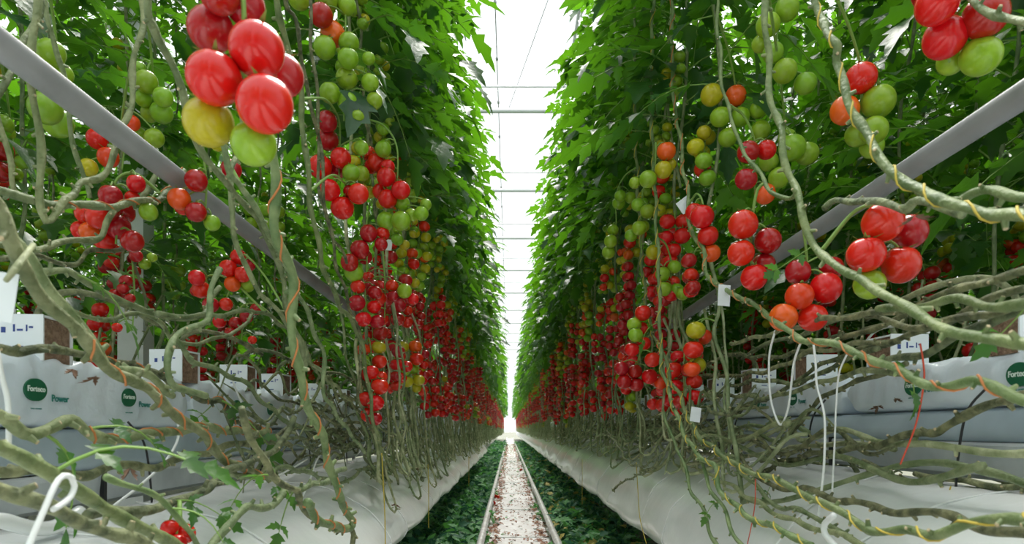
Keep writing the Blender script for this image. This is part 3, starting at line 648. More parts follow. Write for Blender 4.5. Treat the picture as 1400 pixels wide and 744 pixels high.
vine('L10', 'vine lying against the thick diving vine near the left edge', -.70, .0080, [(-30, 300), (10, 318), (40, 351), (60, 384), (94, 428), (124, 465), (151, 499), (200, 515), (240, 540)])
vine('L12', 'knobbly twine-wrapped vine lying across the printed white bag at left', -.80, .0085, [(-60, 470), (0, 475), (20, 478), (44, 475), (84, 482), (128, 487), (170, 500), (218, 511), (242, 531), (286, 548), (302, 551), (323, 575), (360, 585)], twine='orange_twine', mtl='old_stem')
vine('L13', 'vine sloping in front of the white post towards the tangle of stems', -.84, .0070, [(30, 372), (84, 371), (128, 391), (161, 408), (195, 425), (222, 431), (255, 438), (280, 425), (300, 395)])
vine('L14', 'thin vine crossing the foot of the white post', -.88, .0058, [(85, 425), (111, 431), (151, 435), (202, 431), (222, 445), (236, 465), (260, 470), (300, 462), (330, 448), (352, 420)])
vine('L15', 'dark vine hanging in front of the white post', -1.2, .0050, [(180, 345), (186, 365), (190, 385), (198, 405), (202, 425), (200, 445)], mtl='old_stem')
vine('L16', 'knotted horizontal vine wound with orange twine over the lower left gutter', -.70, .0098, [(-60, 555), (0, 571), (34, 591), (67, 585), (97, 576), (118, 595), (151, 598), (202, 595), (242, 588), (286, 585), (336, 591), (370, 590)], twine='orange_twine', mtl='vine_stem')
vine('L17', 'smooth green vine sloping down across the lower left corner', -.55, .0098, [(-40, 595), (0, 615), (34, 628), (67, 645), (118, 679), (168, 709), (218, 733), (262, 760)])
vine('L18', 'flattened vine lying along the steel gutter at lower left', -.72, .0085, [(-60, 640), (0, 642), (50, 645), (111, 649), (151, 638), (202, 640), (245, 628), (286, 618), (320, 608), (360, 602), (400, 610)], mtl='old_stem')
vine('L19', 'lowest vine of the lower left corner beside the bent white hook', -.52, .0090, [(-40, 640), (0, 665), (50, 689), (101, 712), (134, 719), (175, 736), (210, 755)], mtl='old_stem')
vine('L20', 'dark flattened vine twisting up from the bottom left towards the tangle', -.60, .0090, [(120, 708), (151, 696), (218, 696), (269, 672), (300, 655), (319, 638), (350, 630), (390, 600), (400, 570)], mtl='old_stem')
vine('L21', 'vine rising from the bottom edge left of the pale lower film', -.50, .0080, [(280, 760), (302, 729), (336, 696), (370, 690), (400, 670), (440, 660), (470, 640)])
vine('L22', 'twisted vine joining the stem tangle beside the nearest coir cubes', -.74, .0070, [(236, 465), (262, 490), (290, 505), (330, 520), (350, 540), (372, 560), (400, 580), (440, 590), (470, 600)])
vine('L23', 'vine curving over the stem knot in the left middle', -.66, .0070, [(300, 370), (290, 400), (285, 430), (262, 450), (236, 470), (225, 500), (240, 530), (280, 540)])
vine('L24', 'stem sweeping under the left red clusters towards the knot of vines', -.78, .0065, [(218, 431), (270, 432), (310, 430), (345, 425), (380, 440), (410, 470), (440, 520), (460, 560)])
vine('L25', 'lower vine sagging before the pale film, ending in a red-tipped joint', -.47, .0075, [(330, 560), (350, 610), (372, 650), (400, 668), (412, 690), (430, 708), (455, 722), (480, 726), (480, 745)], mtl='old_stem')
vine('L26', 'pale vine crossing the dark gap left of the white film', -.62, .0070, [(300, 640), (350, 655), (390, 640), (430, 650), (470, 660), (500, 640), (520, 655)])
vine('L27', 'green vine climbing steeply at the left of the stem curtain', -.56, .0065, [(296, -10), (300, 60), (306, 215), (330, 255), (352, 290), (378, 340), (420, 430), (440, 480), (445, 540), (470, 580), (500, 620)], True)
vine('L28', 'vine running from the grey pipe down into the left stem curtain', -.60, .0062, [(325, -10), (330, 180), (318, 240), (316, 300), (330, 350), (356, 400), (400, 450), (430, 500), (460, 530), (500, 570), (540, 600)], True)

# -- right side
vine('R1', 'pale green vine with yellow twine falling from the top, then running to the right edge', .60, .0085, [(1110, -10), (1131, 37), (1146, 64), (1141, 87), (1154, 118), (1168, 155), (1191, 195), (1218, 232), (1236, 254), (1268, 263), (1319, 280), (1350, 297), (1400, 298), (1450, 300)], True, twine='yellow_twine')
vine('R2', 'thick green vine bending under the green tomato of the big right cluster', .60, .0088, [(1046, -10), (1050, 84), (1060, 161), (1070, 188), (1080, 240), (1097, 290), (1114, 337), (1147, 368), (1174, 378), (1211, 405), (1238, 421), (1285, 445), (1325, 462), (1400, 468), (1450, 470)], True)
vine('R3', 'grey-green vine hanging past the brownish tomatoes at right', .64, .0060, [(980, -10), (984, 77), (992, 134), (1002, 168), (1019, 212), (1043, 242), (1058, 266), (1077, 270), (1095, 262)], True)
vine('R4', 'knobbly vine with two white tags, curving to the right over the slabs', .62, .0078, [(918, -10), (920, 128), (928, 175), (935, 235), (942, 274), (942, 310), (959, 337), (965, 368), (979, 388), (1002, 401), (1036, 421), (1052, 432), (1077, 455), (1117, 468), (1178, 482), (1200, 498), (1238, 511), (1285, 528), (1336, 524), (1369, 531), (1400, 544), (1450, 555)], True, twine='orange_twine')
vine('R5', 'long pale vine falling from the green tomatoes and sweeping to the lower right', .56, .0078, [(893, -10), (890, 120), (895, 260), (900, 351), (902, 418), (904, 494), (915, 538), (932, 585), (949, 615), (975, 638), (986, 669), (1009, 696), (1036, 712), (1060, 722), (1110, 745)], True, twine='yellow_twine')
vine('R6', 'second pale vine beside the sweeping one, joining the lower right bundle', .58, .0078, [(868, -10), (870, 200), (875, 324), (881, 391), (891, 452), (908, 485), (915, 514), (935, 554), (949, 588), (969, 608), (992, 625), (1016, 642), (1050, 652), (1090, 670), (1117, 686), (1168, 709), (1201, 729), (1238, 726), (1285, 729), (1335, 716), (1400, 712), (1450, 716)], True, twine='yellow_twine')
vine('R7', 'short stub of vine behind the big right cluster', .64, .0075, [(1128, 285), (1140, 272), (1170, 278), (1205, 275), (1235, 287), (1258, 277), (1290, 283), (1312, 290)], mtl='old_stem')
vine('R8', 'upper green vine leaving the frame at the right, above the twine-wrapped one', .66, .0078, [(1225, 240), (1260, 262), (1300, 278), (1325, 267), (1352, 263), (1400, 267), (1450, 262)])
vine('R9', 'broad green vine crossing under the right dark foliage', .70, .0085, [(1200, 425), (1240, 420), (1265, 418), (1302, 411), (1352, 418), (1400, 412), (1450, 400)])
vine('R10', 'vine running below the orange-red cluster to the right', .72, .0075, [(1000, 470), (1060, 455), (1110, 442), (1134, 435), (1184, 431), (1230, 424), (1280, 410), (1330, 388), (1400, 372), (1450, 365)], mtl='old_stem')
vine('R11', 'dark vine slanting up over the white slab at the right edge', .76, .0090, [(1200, 500), (1235, 487), (1265, 482), (1302, 465), (1335, 447), (1369, 430), (1400, 424), (1450, 410)], mtl='old_stem')
vine('R12', 'rope-like twisted vine hanging across the right steel gutter', .84, .0098, [(1040, 646), (1060, 636), (1084, 628), (1134, 618), (1184, 612), (1231, 598), (1278, 591), (1302, 578), (1335, 561), (1376, 548), (1410, 536), (1450, 530)], mtl='old_stem')
vine('R13', 'brown vine slanting in front of the right liner', .84, .0075, [(1040, 632), (1060, 615), (1084, 591), (1107, 561), (1127, 541), (1151, 531), (1190, 515), (1240, 500)], mtl='old_stem')
for k, pth in enumerate(([(1150, 625), (1168, 638), (1194, 679), (1225, 699), (1250, 712)], [(1190, 640), (1204, 645), (1235, 679), (1268, 699), (1335, 706), (1400, 700)], [(1180, 632), (1215, 647), (1240, 660), (1265, 679), (1305, 702), (1340, 712)], [(1250, 648), (1278, 652), (1335, 662), (1400, 665), (1450, 668)], [(1230, 655), (1280, 690), (1320, 672), (1370, 680), (1420, 695)])):
    vine('RD%d' % k, ['steep dark vine under the right gutter, nearest the leafy shoot', 'long dark vine under the right gutter reaching the frame edge', 'dark vine crossing behind the others under the right gutter', 'topmost dark vine just under the right steel gutter', 'wavy dark vine low under the right gutter with a coil of yellow twine'][k], .96, .0085, pth, mtl='old_stem')
vine('R16', 'thin vine dangling over the right film to the bottom edge', .55, .0062, [(905, 560), (920, 600), (932, 628), (945, 669), (962, 702), (979, 744), (990, 770)])
vine('R17', 'second thin vine dangling to the bottom edge, with a dark green leaf', .56, .0062, [(940, 600), (955, 625), (975, 675), (992, 702), (1012, 744), (1030, 770)])
vine('R18', 'grey horizontal vine in front of the folded slab end at right', .80, .0075, [(920, 505), (935, 511), (986, 514), (1050, 507), (1090, 490), (1130, 470), (1180, 455), (1240, 430)], mtl='old_stem')
vine('R19', 'horizontal vine lying lower across the folded slab end at right', .78, .0075, [(930, 548), (955, 544), (1002, 541), (1050, 544), (1100, 530), (1150, 515), (1200, 507), (1250, 512)], mtl='old_stem')
vine('R20', 'vine twisting along the bottom right above the white film', .70, .0085, [(1000, 615), (1050, 662), (1100, 668), (1140, 682), (1180, 690), (1230, 700), (1290, 705), (1350, 722), (1420, 735)], mtl='old_stem')
vine('R21', 'pale snapped vine stub crossing the lower right bundle', .66, .0075, [(960, 645), (1000, 665), (1040, 690), (1090, 715), (1130, 725), (1180, 745), (1230, 765)])
vine('R22', 'vine leaving the right tangle low over the film', .68, .0070, [(930, 560), (970, 600), (1010, 640), (1060, 690), (1100, 700), (1160, 735), (1200, 760)])
vine('R23', 'brown vine sagging from the right stem curtain with a hanging end', .58, .0060, [(830, 590), (845, 610), (860, 633), (885, 636), (900, 615), (890, 640), (850, 660), (838, 672), (843, 665)], mtl='old_stem')
for k, (pth, X) in enumerate((([(1180, 430), (1240, 445), (1300, 440), (1360, 425), (1430, 400)], .74), ([(1120, 480), (1180, 470), (1240, 462), (1290, 440), (1330, 420), (1400, 395)], .78), ([(1000, 560), (1060, 540), (1120, 500), (1180, 478), (1260, 455)], .82), ([(980, 480), (1040, 488), (1100, 480), (1150, 460), (1210, 447)], .84), ([(990, 530), (1040, 520), (1090, 525), (1140, 500), (1200, 475)], .80))):
    vine('RB%d' % k, ['uppermost grey vine of the right bundle above the slabs', 'grey vine weaving through the right bundle behind the white drip lines', 'vine rising steeply through the right bundle', 'thin rearmost vine of the right bundle', 'vine crossing the middle of the right bundle'][k], X, .0075, pth, mtl='old_stem')

# -- fruit of the near vines
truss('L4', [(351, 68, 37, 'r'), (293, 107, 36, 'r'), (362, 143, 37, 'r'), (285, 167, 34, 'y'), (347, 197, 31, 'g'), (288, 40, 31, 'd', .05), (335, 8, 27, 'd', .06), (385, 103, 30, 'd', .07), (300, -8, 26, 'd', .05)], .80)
truss('R2', [(1207, 304, 27, 'r'), (1244, 317, 23, 'd', .02), (1184, 348, 25, 'r'), (1232, 362, 25, 'r'), (1189, 389, 21, 'g')])
truss('R3', [(1016, 307, 20, 'r'), (1050, 329, 18, 'd'), (1013, 346, 18, 'r'), (1044, 362, 16, 'd', .03), (1031, 379, 18, 'r')])
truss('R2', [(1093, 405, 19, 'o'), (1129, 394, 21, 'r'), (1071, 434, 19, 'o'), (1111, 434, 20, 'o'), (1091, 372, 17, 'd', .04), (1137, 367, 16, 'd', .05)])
vine('E1', 'shaded vine carrying the red cluster in the top right corner', .74, .0070, [(1318, -30), (1326, -5), (1350, 15), (1395, 30), (1450, 40)], True)
truss('E1', [(1281, 6, 27, 'r'), (1292, 52, 28, 'r'), (1347, 22, 29, 'd'), (1341, 77, 26, 'g'), (1300, 84, 18, 'g', .03), (1268, -10, 20, 'd', .02)])
truss('R1', [(1177, 107, 21, 'r'), (1155, 151, 19, 'o'), (1201, 139, 22, 'g'), (1195, 178, 18, 'g'), (1173, 184, 17, 'g', .03), (1192, 200, 16, 'g', .04)])
truss('R2', [(1083, 202, 18, 'g'), (1103, 210, 16, 'g'), (1065, 243, 14, 'g'), (1051, 221, 13, 'g'), (1076, 188, 12, 'g', .03)])
truss('R2', [(1073, 97, 16, 'g'), (1101, 114, 15, 'g'), (1057, 72, 14, 'g'), (1076, 12, 16, 'g'), (1050, 34, 16, 'g'), (1040, 60, 12, 'g', .03)])
truss('R3', [(973, 130, 15, 'y'), (1006, 131, 14, 'o'), (985, 160, 14, 'g'), (1012, 160, 13, 'g'), (1037, 150, 12, 'g'), (995, 188, 13, 'g'), (1040, 178, 13, 'g')])
truss('R3', [(1023, 208, 15, 'd'), (1048, 205, 13, 'r'), (1020, 245, 15, 'd'), (1046, 265, 14, 'o')])
truss('R4', [(960, 296, 16, 'r'), (949, 290, 12, 'r', .02), (968, 322, 14, 'r'), (972, 346, 13, 'o')])
truss('R5', [(911, 207, 13, 'o'), (907, 232, 12, 'y'), (886, 245, 12, 'g'), (868, 250, 8, 'g'), (917, 225, 8, 'y', .02)], 2.35)
truss('R5', [(885, 289, 10, 'g'), (874, 312, 10, 'g'), (879, 310, 9, 'g', .03), (863, 322, 9, 'g'), (872, 280, 9, 'g'), (893, 345, 10, 'y')], 2.7)
truss('R5', [(906, 375, 10, 'g'), (922, 365, 9, 'g'), (908, 395, 10, 'g'), (925, 397, 10, 'g'), (933, 402, 9, 'g')], 2.6)
truss('R6', [(879, 428, 11, 'r'), (867, 444, 10, 'g'), (869, 458, 10, 'g'), (864, 478, 10, 'r'), (892, 492, 11, 'r'), (880, 470, 10, 'r', .03), (877, 449, 9, 'r', .04)], 2.6)
truss('R6', [(850, 504, 10, 'd'), (868, 508, 10, 'd'), (853, 522, 10, 'd'), (870, 526, 10, 'd'), (888, 515, 11, 'r'), (903, 524, 9, 'o')], 2.7)
truss('R6', [(848, 268, 8, 'g'), (862, 270, 8, 'g'), (846, 278, 9, 'g'), (838, 315, 8, 'g'), (835, 330, 9, 'g'), (832, 345, 9, 'g')], 3.1)
vine('A1', 'shaded vine carrying the large green tomatoes at upper left', -.94, .0060, [(60, -10), (74, 60), (90, 110), (96, 170), (110, 230), (120, 270)], True)
truss('A1', [(70, 72, 18, 'g'), (62, 148, 21, 'g'), (79, 168, 20, 'g', .02), (84, 101, 15, 'g', .03)])
truss('L7', [(200, 112, 15, 'g'), (196, 135, 11, 'g'), (223, 133, 13, 'g'), (221, 154, 15, 'g'), (190, 94, 10, 'g'), (205, 155, 12, 'g', .03)], 1.75)
truss('L7', [(180, 168, 11, 'o'), (188, 185, 12, 'g'), (211, 189, 13, 'g'), (133, 190, 14, 'r'), (121, 229, 12, 'y'), (148, 215, 14, 'o'), (160, 180, 8, 'r')], 1.75)
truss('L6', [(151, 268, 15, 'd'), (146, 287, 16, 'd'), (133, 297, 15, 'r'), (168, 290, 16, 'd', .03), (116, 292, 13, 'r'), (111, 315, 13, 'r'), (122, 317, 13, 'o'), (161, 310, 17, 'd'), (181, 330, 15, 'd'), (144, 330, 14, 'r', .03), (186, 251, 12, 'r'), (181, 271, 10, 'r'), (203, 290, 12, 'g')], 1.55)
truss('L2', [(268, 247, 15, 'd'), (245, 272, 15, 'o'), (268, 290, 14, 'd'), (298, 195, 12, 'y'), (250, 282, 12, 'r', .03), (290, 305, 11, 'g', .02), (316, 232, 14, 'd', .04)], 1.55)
truss('L3', [(409, -2, 15, 'g'), (446, 0, 16, 'g'), (439, 21, 16, 'd'), (455, 47, 17, 'o'), (444, 65, 15, 'g'), (477, 59, 14, 'g'), (476, 80, 14, 'g'), (474, 107, 15, 'g'), (451, 127, 14, 'g'), (475, 140, 14, 'g'), (506, 113, 12, 'g', .03), (512, 138, 11, 'g', .03), (504, 80, 9, 'g', .02), (474, 8, 13, 'g', .03), (489, 160, 9, 'g')], 1.95)
truss('L3', [(447, 166, 14, 'd'), (448, 191, 15, 'd'), (438, 228, 16, 'r'), (466, 216, 14, 'r'), (480, 237, 12, 'g'), (462, 232, 12, 'd', .03), (494, 202, 10, 'g')], 2.0)
truss('L5', [(524, 204, 11, 'g'), (515, 223, 13, 'r'), (528, 242, 13, 'r'), (530, 228, 10, 'r'), (548, 260, 13, 'r'), (530, 272, 13, 'r'), (550, 279, 11, 'g'), (528, 302, 13, 'g'), (548, 302, 13, 'g'), (562, 294, 9, 'g'), (576, 292, 10, 'g'), (582, 280, 8, 'g'), (520, 262, 11, 'r', .03)], 2.3)
truss('L3', [(450, 260, 15, 'r'), (468, 284, 16, 'r'), (490, 265, 14, 'r'), (478, 262, 9, 'd')], 2.0)
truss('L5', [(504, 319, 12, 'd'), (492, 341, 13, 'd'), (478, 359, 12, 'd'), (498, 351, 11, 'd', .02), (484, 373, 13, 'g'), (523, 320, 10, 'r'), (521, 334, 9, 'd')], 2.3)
truss('L5', [(507, 393, 12, 'd'), (517, 408, 11, 'r'), (501, 423, 11, 'g'), (506, 435, 11, 'g'), (503, 380, 9, 'r'), (536, 391, 9, 'o'), (553, 398, 10, 'g'), (565, 409, 8, 'r'), (537, 405, 8, 'd')], 2.5)
truss('L24', [(269, 380, 11, 'r'), (275, 396, 12, 'r'), (288, 417, 11, 'd'), (309, 416, 9, 'r'), (268, 398, 8, 'd', .02)], 2.1)
truss('L28', [(312, 367, 12, 'r'), (326, 352, 11, 'r'), (332, 375, 11, 'r'), (318, 388, 11, 'o'), (338, 390, 10, 'g', .02), (340, 362, 9, 'd')], 2.1)
truss('L24', [(337, 433, 9, 'd'), (322, 442, 9, 'd'), (315, 455, 8, 'd'), (300, 440, 9, 'r'), (350, 423, 8, 'd'), (345, 465, 6, 'o')], 2.3)
truss('L15', [(186, 350, 9, 'd'), (198, 361, 8, 'g'), (208, 352, 7, 'g'), (172, 384, 9, 'd'), (168, 395, 8, 'd'), (157, 402, 8, 'd'), (178, 408, 7, 'd'), (160, 448, 7, 'r')], 2.1, 'm')
vine('Z1', 'vine with one ripe tomato dangling at the bottom edge, lower left', -.56, .0060, [(150, 650), (190, 668), (225, 690), (242, 705), (262, 730), (280, 770)])
truss('Z1', [(232, 722, 12, 'r'), (252, 730, 15, 'r', .01), (241, 744, 14, 'r')], 1.15)
vine('Z2', 'vine at the left frame edge carrying dark red tomatoes', -1.0, .0060, [(-20, -10), (-12, 90), (0, 160), (10, 215), (20, 260), (60, 285)], True)
truss('Z2', [(0, 205, 17, 'd'), (4, 170, 13, 'g'), (0, 235, 14, 'd'), (10, 182, 10, 'g'), (30, 222, 9, 'g'), (22, 238, 9, 'g')], 1.9)
for px, py, D in ((70, 210, 2.6), (62, 300, 3.0), (690 - 340, 300, 3.0), (372, 300, 2.9), (236, 380, 3.3)):
    X = (px - VX) * D / F; k = 'G%d' % px
    vine(k, {70: 'shaded vine with small green tomatoes right of the left edge', 62: 'vine with a small green truss behind the horizontal left stem', 350: 'thin background vine with green tomatoes beside the pipe', 372: 'dim vine with pale green tomatoes behind the thick middle stem', 236: 'distant vine with bright green tomatoes right of the white post'}[px], X, .005, [(px + 6, py - 70), (px + 4, py - 30), (px, py + 10), (px + 3, py + 60), (px + 6, py + 100)], True, 'old_stem')
    truss(k, [(px - 8, py - 12, 9, 'g'), (px + 9, py - 10, 9, 'g'), (px - 6, py + 6, 9, 'g'), (px + 10, py + 10, 8, 'g'), (px + 1, py + 22, 9, 'g')], D, 'm')

# leaves low on the near vines
leaf_on('L13', 97, 385, -.84, .9, (.2, .5, 1.2)); leaf_on('L17', 70, 640, -.55, 1.0, (.3, -.3, .8)); leaf_on('L17', 20, 622, -.55, 1.1, (-.4, .2, 2.6))
leaf_on('L16', 110, 588, -.70, .9, (.6, .1, 1.0)); leaf_on('L16', 60, 588, -.70, 1.0, (.6, .8, 1.6)); leaf_on('L12', 300, 551, -.80, 1.1, (1.0, .4, -.3)); leaf_on('L12', 290, 548, -.80, .9, (.8, .2, 2.0))
leaf_on('L25', 400, 668, -.47, .8, (.7, .6, 2.4)); leaf_on('L25', 375, 650, -.47, .7, (.5, .2, 2.9)); leaf_on('L20', 240, 690, -.60, .6, (.9, 0, 0)); leaf_on('Z1', 235, 700, -.56, .7, (.3, .4, .3))
leaf_on('R2', 1112, 330, .60, .55, (1.2, .6, 2.6)); leaf_on('R4', 1200, 498, .62, .7, (.9, .2, .3)); leaf_on('R17', 985, 690, .56, .5, (.5, .3, 2.0)); leaf_on('RD0', 1175, 650, .96, .9, (.7, 1.1, 2.2)); leaf_on('RD0', 1185, 665, .96, .7, (.7, .8, 3.4))
leaf_on('R20', 1060, 662, .70, .5, (.6, .1, 1.5)); leaf_on('R5', 925, 410, .56, .6, (.4, .6, 2.9)); leaf_on('L20', 355, 628, -.6, .6, (.2, .8, 0)); leaf_on('R9', 1400, 412, .70, .7, (.7, .2, 1.0))

# procedural tangle: more stems lying in the bundles just behind the traced ones
for s in (-1, 1):
    rnd = random.Random(90 + s)
    for k in range(46 if s < 0 else 38):
        y = rnd.uniform(2.1, 5.2); X = s * rnd.uniform(.66, .93); z = CZ + (rnd.uniform(-.13, .16) if s < 0 else rnd.uniform(-.08, .16)); L = rnd.uniform(.8, 1.7); pts = []
        n = 8; am = rnd.uniform(.02, .05)
        for i in range(n): pts.append((X + rnd.uniform(-.02, .02), y + (i / n - .5) * L, z + rnd.uniform(-am, am) + (i / n - .5) * rnd.uniform(-.15, .15)))
        base = np.array(pts[0]); p = catmull(pts, .022) - base; mb = MB(); rr = stem_radii(len(p), rnd.uniform(.0045, .0068), rnd, .022); rr *= np.clip(np.minimum(np.arange(len(p)), np.arange(len(p))[::-1]) / 14 + .3, 0, 1); tube(mb, p, rr, 7); stubs(mb, p, rr, rnd, .045)
        t = thing('tomato_vine', 'bare knobbly stem lying in the tangled bundle over the %s film trough' % side_name(s), 'vine', base, 'bare stems bundled over the %s film' % side_name(s))
        link('stem', mb.mesh('stem', ['old_stem' if k % 3 else 'vine_stem', 'stem_scar']), t)

# ------------------------------------------------------------------ hooks, drip lines, strings, tags
def line(name, label, cat, X, r, path, m, group=None, sides=7):
    p = catmull([P(q[0], q[1], q[2] if len(q) > 2 else X) for q in path], .012); base = p[-1]; mb = MB(); tube(mb, p - base, r, sides); return tag(link(name, mb.mesh(name, [m]), None, base), label, cat, group)
line('stem_hook', 'bent white plastic stem hook at the bottom left corner', 'hook', -.50, .0034, [(34, 760), (46, 730), (60, 698), (75, 664), (86, 651), (98, 653), (102, 665), (96, 680), (84, 690), (72, 697)], 'white_plastic')
line('drip_line', 'white drip line hanging straight at the left frame edge', 'drip line', -.74, .0040, [(-4, 480), (3, 517), (10, 544), (12, 580), (12, 618)], 'white_plastic')
line('drip_line', 'white drip line curving over the left gutter beside the green oval mark', 'drip line', -.82, .0032, [(196, 515), (212, 528), (228, 548), (242, 575), (243, 601), (225, 632), (190, 665), (155, 692)], 'white_plastic')
line('drip_line', 'short white drip line beside the left coir cubes', 'drip line', -.84, .0030, [(318, 520), (323, 534), (332, 555), (339, 575)], 'white_plastic')
line('drip_line', 'white drip line slanting left of the thick pale vine', 'drip line', -.8, .0030, [(393, 570), (400, 581), (412, 600), (420, 615)], 'white_plastic')
line('drip_line', 'long white drip line slanting right of the thick pale vine', 'drip line', -.8, .0028, [(425, 540), (431, 548), (450, 588), (471, 627)], 'white_plastic')
line('stem_hook', 'white hook slanting below the left stem tangle', 'hook', -.70, .0030, [(436, 610), (443, 606), (446, 614), (434, 628), (424, 655), (414, 679)], 'white_plastic')
line('drip_line', 'white drip line lying nearly flat below the left gutter', 'drip line', -.72, .0030, [(420, 628), (400, 640), (377, 652), (350, 664)], 'white_plastic')
line('drip_line', 'looped white drip line at the left stem curtain', 'drip line', -.8, .0025, [(482, 578), (492, 590), (500, 604), (492, 618), (485, 625)], 'white_plastic')
line('drip_line', 'white looped drip line hanging under the orange-red cluster at right', 'drip line', .72, .0030, [(1060, 452), (1052, 485), (1052, 525), (1056, 556), (1067, 581), (1077, 561), (1082, 525), (1086, 494), (1096, 465)], 'white_plastic')
line('drip_line', 'longest white drip line hanging down to the lower right bundle', 'drip line', .70, .0026, [(1112, 470), (1115, 494), (1117, 528), (1127, 568), (1127, 628), (1122, 680), (1116, 722)], 'white_plastic')
line('drip_line', 'thin white drip line just right of the longest one', 'drip line', .76, .0022, [(1160, 480), (1147, 512), (1143, 560), (1141, 610), (1137, 689)], 'white_plastic')
line('drip_line', 'white drip line bridging the right slabs', 'drip line', .86, .0026, [(1180, 472), (1195, 455), (1215, 447), (1245, 447), (1270, 455)], 'white_plastic')
line('twine', 'red string crossing the right gutter', 'string', .72, .0016, [(1258, 470), (1262, 494), (1263, 524), (1252, 581), (1231, 635)], 'red_twine', sides=5)
line('twine', 'red string hanging low over the white film at the bottom right', 'string', .58, .0013, [(1033, 655), (1032, 690), (1026, 725), (1018, 760)], 'red_twine', sides=5)
line('twine', 'yellow string hanging over the left film, nearest the camera', 'string', -.47, .0022, [(522, 620), (524, 660), (526, 700), (527, 750)], 'yellow_twine', sides=5)
line('twine', 'yellow string hanging over the left film, second along', 'string', -.46, .0024, [(585, 635), (586, 665), (586, 722)], 'yellow_twine', sides=5)
line('twine', 'short yellow string hanging far along the left film', 'string', -.46, .003, [(641, 625), (641, 645), (641, 665)], 'yellow_twine', sides=5)
line('twine', 'yellow string hanging over the middle of the right film', 'string', .60, .0018, [(870, 632), (872, 670), (875, 709), (884, 745)], 'yellow_twine', sides=5)
line('twine', 'short yellow string further along the right film', 'string', .60, .002, [(796, 628), (796, 660), (796, 690)], 'yellow_twine', sides=5)
line('twine', 'coil of yellow twine on the dark stems under the right gutter', 'string', .92, .0016, [(1300, 665), (1297, 680), (1305, 695), (1320, 702), (1330, 695), (1325, 684), (1312, 688), (1308, 700), (1320, 706)], 'yellow_twine', sides=5)
line('water_hose', 'black hose slanting under the right gutter', 'hose', .97, .0055, [(1050, 618), (1067, 632), (1090, 655), (1120, 679), (1150, 700)], 'black_plastic')
line('water_hose', 'thick grey hose at the bottom left below the gutter', 'hose', -.86, .014, [(-40, 715), (0, 712), (40, 722), (70, 722), (92, 712), (110, 700)], 'white_film', sides=10)
line('pipe_stub', 'snapped white pipe clip at the bottom right among the vines', 'clip', .60, .006, [(1140, 705), (1128, 716), (1128, 730), (1145, 750)], 'white_plastic')
for k in range(9):
    s = -1 if k % 2 else 1; y = 1.35 + k * .35; g = GZ[s]
    p = catmull([(s * .985, y, CZ + g['m1'] + .12), (s * .955, y + .03, CZ + g['m1'] + .05), (s * .95, y + .05, CZ + g['m0'] - .04), (s * .985, y + .06, CZ + g['m0'] - .06)], .015); mb = MB(); tube(mb, p - p[0], .0028, 6)
    tag(link('dripper_tube', mb.mesh('dripper_tube', ['black_plastic']), None, p[0]), 'thin black dripper tube over the %s gutter edge' % side_name(s), 'tube', 'black dripper tubes of the %s gutter' % side_name(s))
def tag_card(label, px, py, X, w_, h_, rot):
    mb = MB(); box(mb, -w_ / 2, w_ / 2, -.0006, .0006, -h_ / 2, h_ / 2); t = tag(link('plant_tag', mb.mesh('plant_tag', ['paper_wrap'], False), None, P(px, py, X), rot), label, 'tag')
tag_card('square white tag on the knobbly vine right of centre, upper one', 937, 280, .61, .055, .045, (0, R(-38), .2))
tag_card('upright white tag where the knobbly vine bends, by the pipe', 990, 404, .61, .036, .060, (0, R(3), .15))
tag_card('small white tag with dark print among the left red tomatoes', 532, 335, -.50, .024, .045, (0, R(5), -.1))
tag_card('small white tag on the pale vine above the right gutter', 951, 567, .56, .034, .044, (0, R(8), .3))
mb = MB(); tube(mb, [P(46, 334, -.6), P(22, 366, -.6), P(8, 384, -.6)], [.003, .0045, .003], 8); b0 = P(20, 370, -.6)
mb.v = [v - b0 for v in mb.v]; tag(link('plant_clip', mb.mesh('clip', ['pale_stem']), None, b0), 'pale tan clip on the fork of vines at the left edge', 'clip')
tag_card('white card hanging at the left edge below the tan clip', 2, 406, -.62, .035, .06, (0, R(8), 0))
# dried leaves hanging in the stems
for k, (px, py, X) in enumerate(((100, 505, -.72), (130, 515, -.72), (570, 640, -.47), (1250, 295, .62), (541, 690, -.44), (178, 640, -.6), (760, 640, .6), (1225, 545, .98), (1200, 555, .98))):
    rnd = random.Random(k); mb = MB(); 
    for j in range(3): leaflet(mb, M4((0, 0, 0), rnd.uniform(-1, 1), R(70) + rnd.uniform(-.5, .5), rnd.uniform(0, 6)), rnd.uniform(.014, .026), .010, 0, 1.6, -.9)
    tag(link('dried_leaf', mb.mesh('dried_leaf', ['dry_hanging_leaf']), None, P(px, py, X)), ['curled brown leaf over the left printed bag', 'second curled brown leaf over the left printed bag', 'dried leaf on the left film by the yellow string', 'shrivelled brown flower remains right of the big right cluster', 'dark withered leaf hanging over the left film', 'withered leaf on the lower left gutter', 'brown scrap hanging far along the right film', 'torn dark flap on the right slab edge', 'smaller torn dark flap on the right slab edge'][k], 'dried leaf')

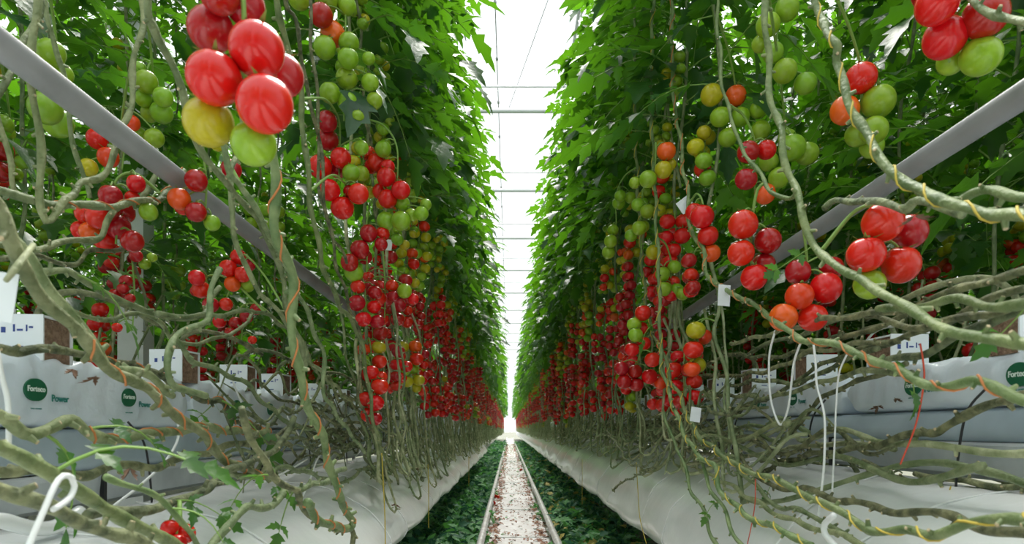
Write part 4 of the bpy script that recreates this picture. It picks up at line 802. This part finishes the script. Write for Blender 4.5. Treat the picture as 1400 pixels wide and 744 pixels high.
# ------------------------------------------------------------------ floor growth and litter
def scatter(name, mats, n, xr, Lr, label, cat, seed, yr=(3.0, 40), flat=.5, height=None, grow=.05):
    rnd = random.Random(seed); mb = MB()
    for k in range(n):
        y = yr[0] * (yr[1] / yr[0]) ** rnd.random(); x = rnd.uniform(*xr); g = 1 + grow * y
        h = (height * (.45 + .55 * math.sin(x * 17 + 2 * math.sin(y * 3)) * math.sin(y * 6.1 + x * 5)) if height else 0); z = .02 + (max(0, h) * rnd.uniform(.4, 1) + rnd.uniform(0, .03) if height else rnd.uniform(0, .012))
        leaflet(mb, M4((x, y, z), rnd.uniform(-flat, flat), rnd.uniform(-flat, flat), rnd.uniform(0, 6.28)), rnd.uniform(*Lr) * g, rnd.uniform(*Lr) * g * .75, rnd.choice(range(len(mats))), .2, .4)
    o = tag(link(name, mb.mesh(name, mats)), label, cat); o['kind'] = 'stuff'; return o
GL = ['floor_leaf', 'floor_leaf', 'floor_leaf_pale', 'floor_leaf_dark', 'floor_leaf_dark']
scatter('ground_plants', GL, 9000, (-.80, -.262), (.035, .085), 'low green leaves covering the floor left of the rails', 'ground plants', 1, flat=.9, height=.20)
scatter('ground_plants', GL * 3 + ['floor_leaf_yellow'], 10000, (.408, .98), (.035, .085), 'low green leaves covering the floor right of the rails', 'ground plants', 2, flat=.9, height=.20)
scatter('leaf_litter', ['dry_leaf'], 900, (-.165, .30), (.012, .04), 'dry reddish-brown leaf litter strewn on the white cloth between the rails', 'leaf litter', 3, flat=.12)
scatter('leaf_litter', ['dry_leaf'], 900, (-.175, -.09), (.02, .05), 'dry brown litter gathered along the inside of the left rail', 'leaf litter', 4, flat=.2)
scatter('leaf_litter', ['dry_leaf'], 600, (.23, .32), (.02, .055), 'dry brown litter gathered along the inside of the right rail', 'leaf litter', 6, flat=.2)
scatter('fallen_green_leaves', ['floor_leaf', 'floor_leaf_dark'], 130, (-.17, .32), (.02, .06), 'stray green leaves fallen between the rails', 'fallen leaves', 5, flat=.2)
for k in range(14):
    rnd = random.Random(300 + k); s_ = -1 if k % 2 else 1; y = 4.6 * 1.22 ** (k * .7) * rnd.uniform(.9, 1.1); mb = MB()
    for j in range(12): leaflet(mb, M4((rnd.uniform(-.05, .05), rnd.uniform(-.1, .1), rnd.uniform(.02, .13)), rnd.uniform(-.7, .7), rnd.uniform(-.7, .7), rnd.uniform(0, 6.28)), rnd.uniform(.05, .09), .05, 0, .2, .4)
    tag(link('weed_tuft', mb.mesh('weed_tuft', ['floor_leaf'])  , None, (-.20 if s_ < 0 else .34, y, 0)), 'tuft of green leaves pushing over the %s rail' % side_name(s_), 'weed', 'green tufts on the %s rail' % side_name(s_))
for k, (px, py) in enumerate(((677, 678), (681, 679), (675, 687), (712, 642), (703, 615))):
    D = (CZ - .05) * F / (py - VY); q = PD(px, py, D); q[2] = .045
    tag(link('fallen_tomato', TOM['mr'], None, q, (.6, .3, k), .026), ['fallen red tomato beside the left rail, left of a close pair', 'fallen red tomato beside the left rail, right of a close pair', 'single fallen red tomato just in front of the pair by the left rail', 'small fallen tomato by the right rail further back', 'farthest fallen tomato on the track'][k], 'tomato')
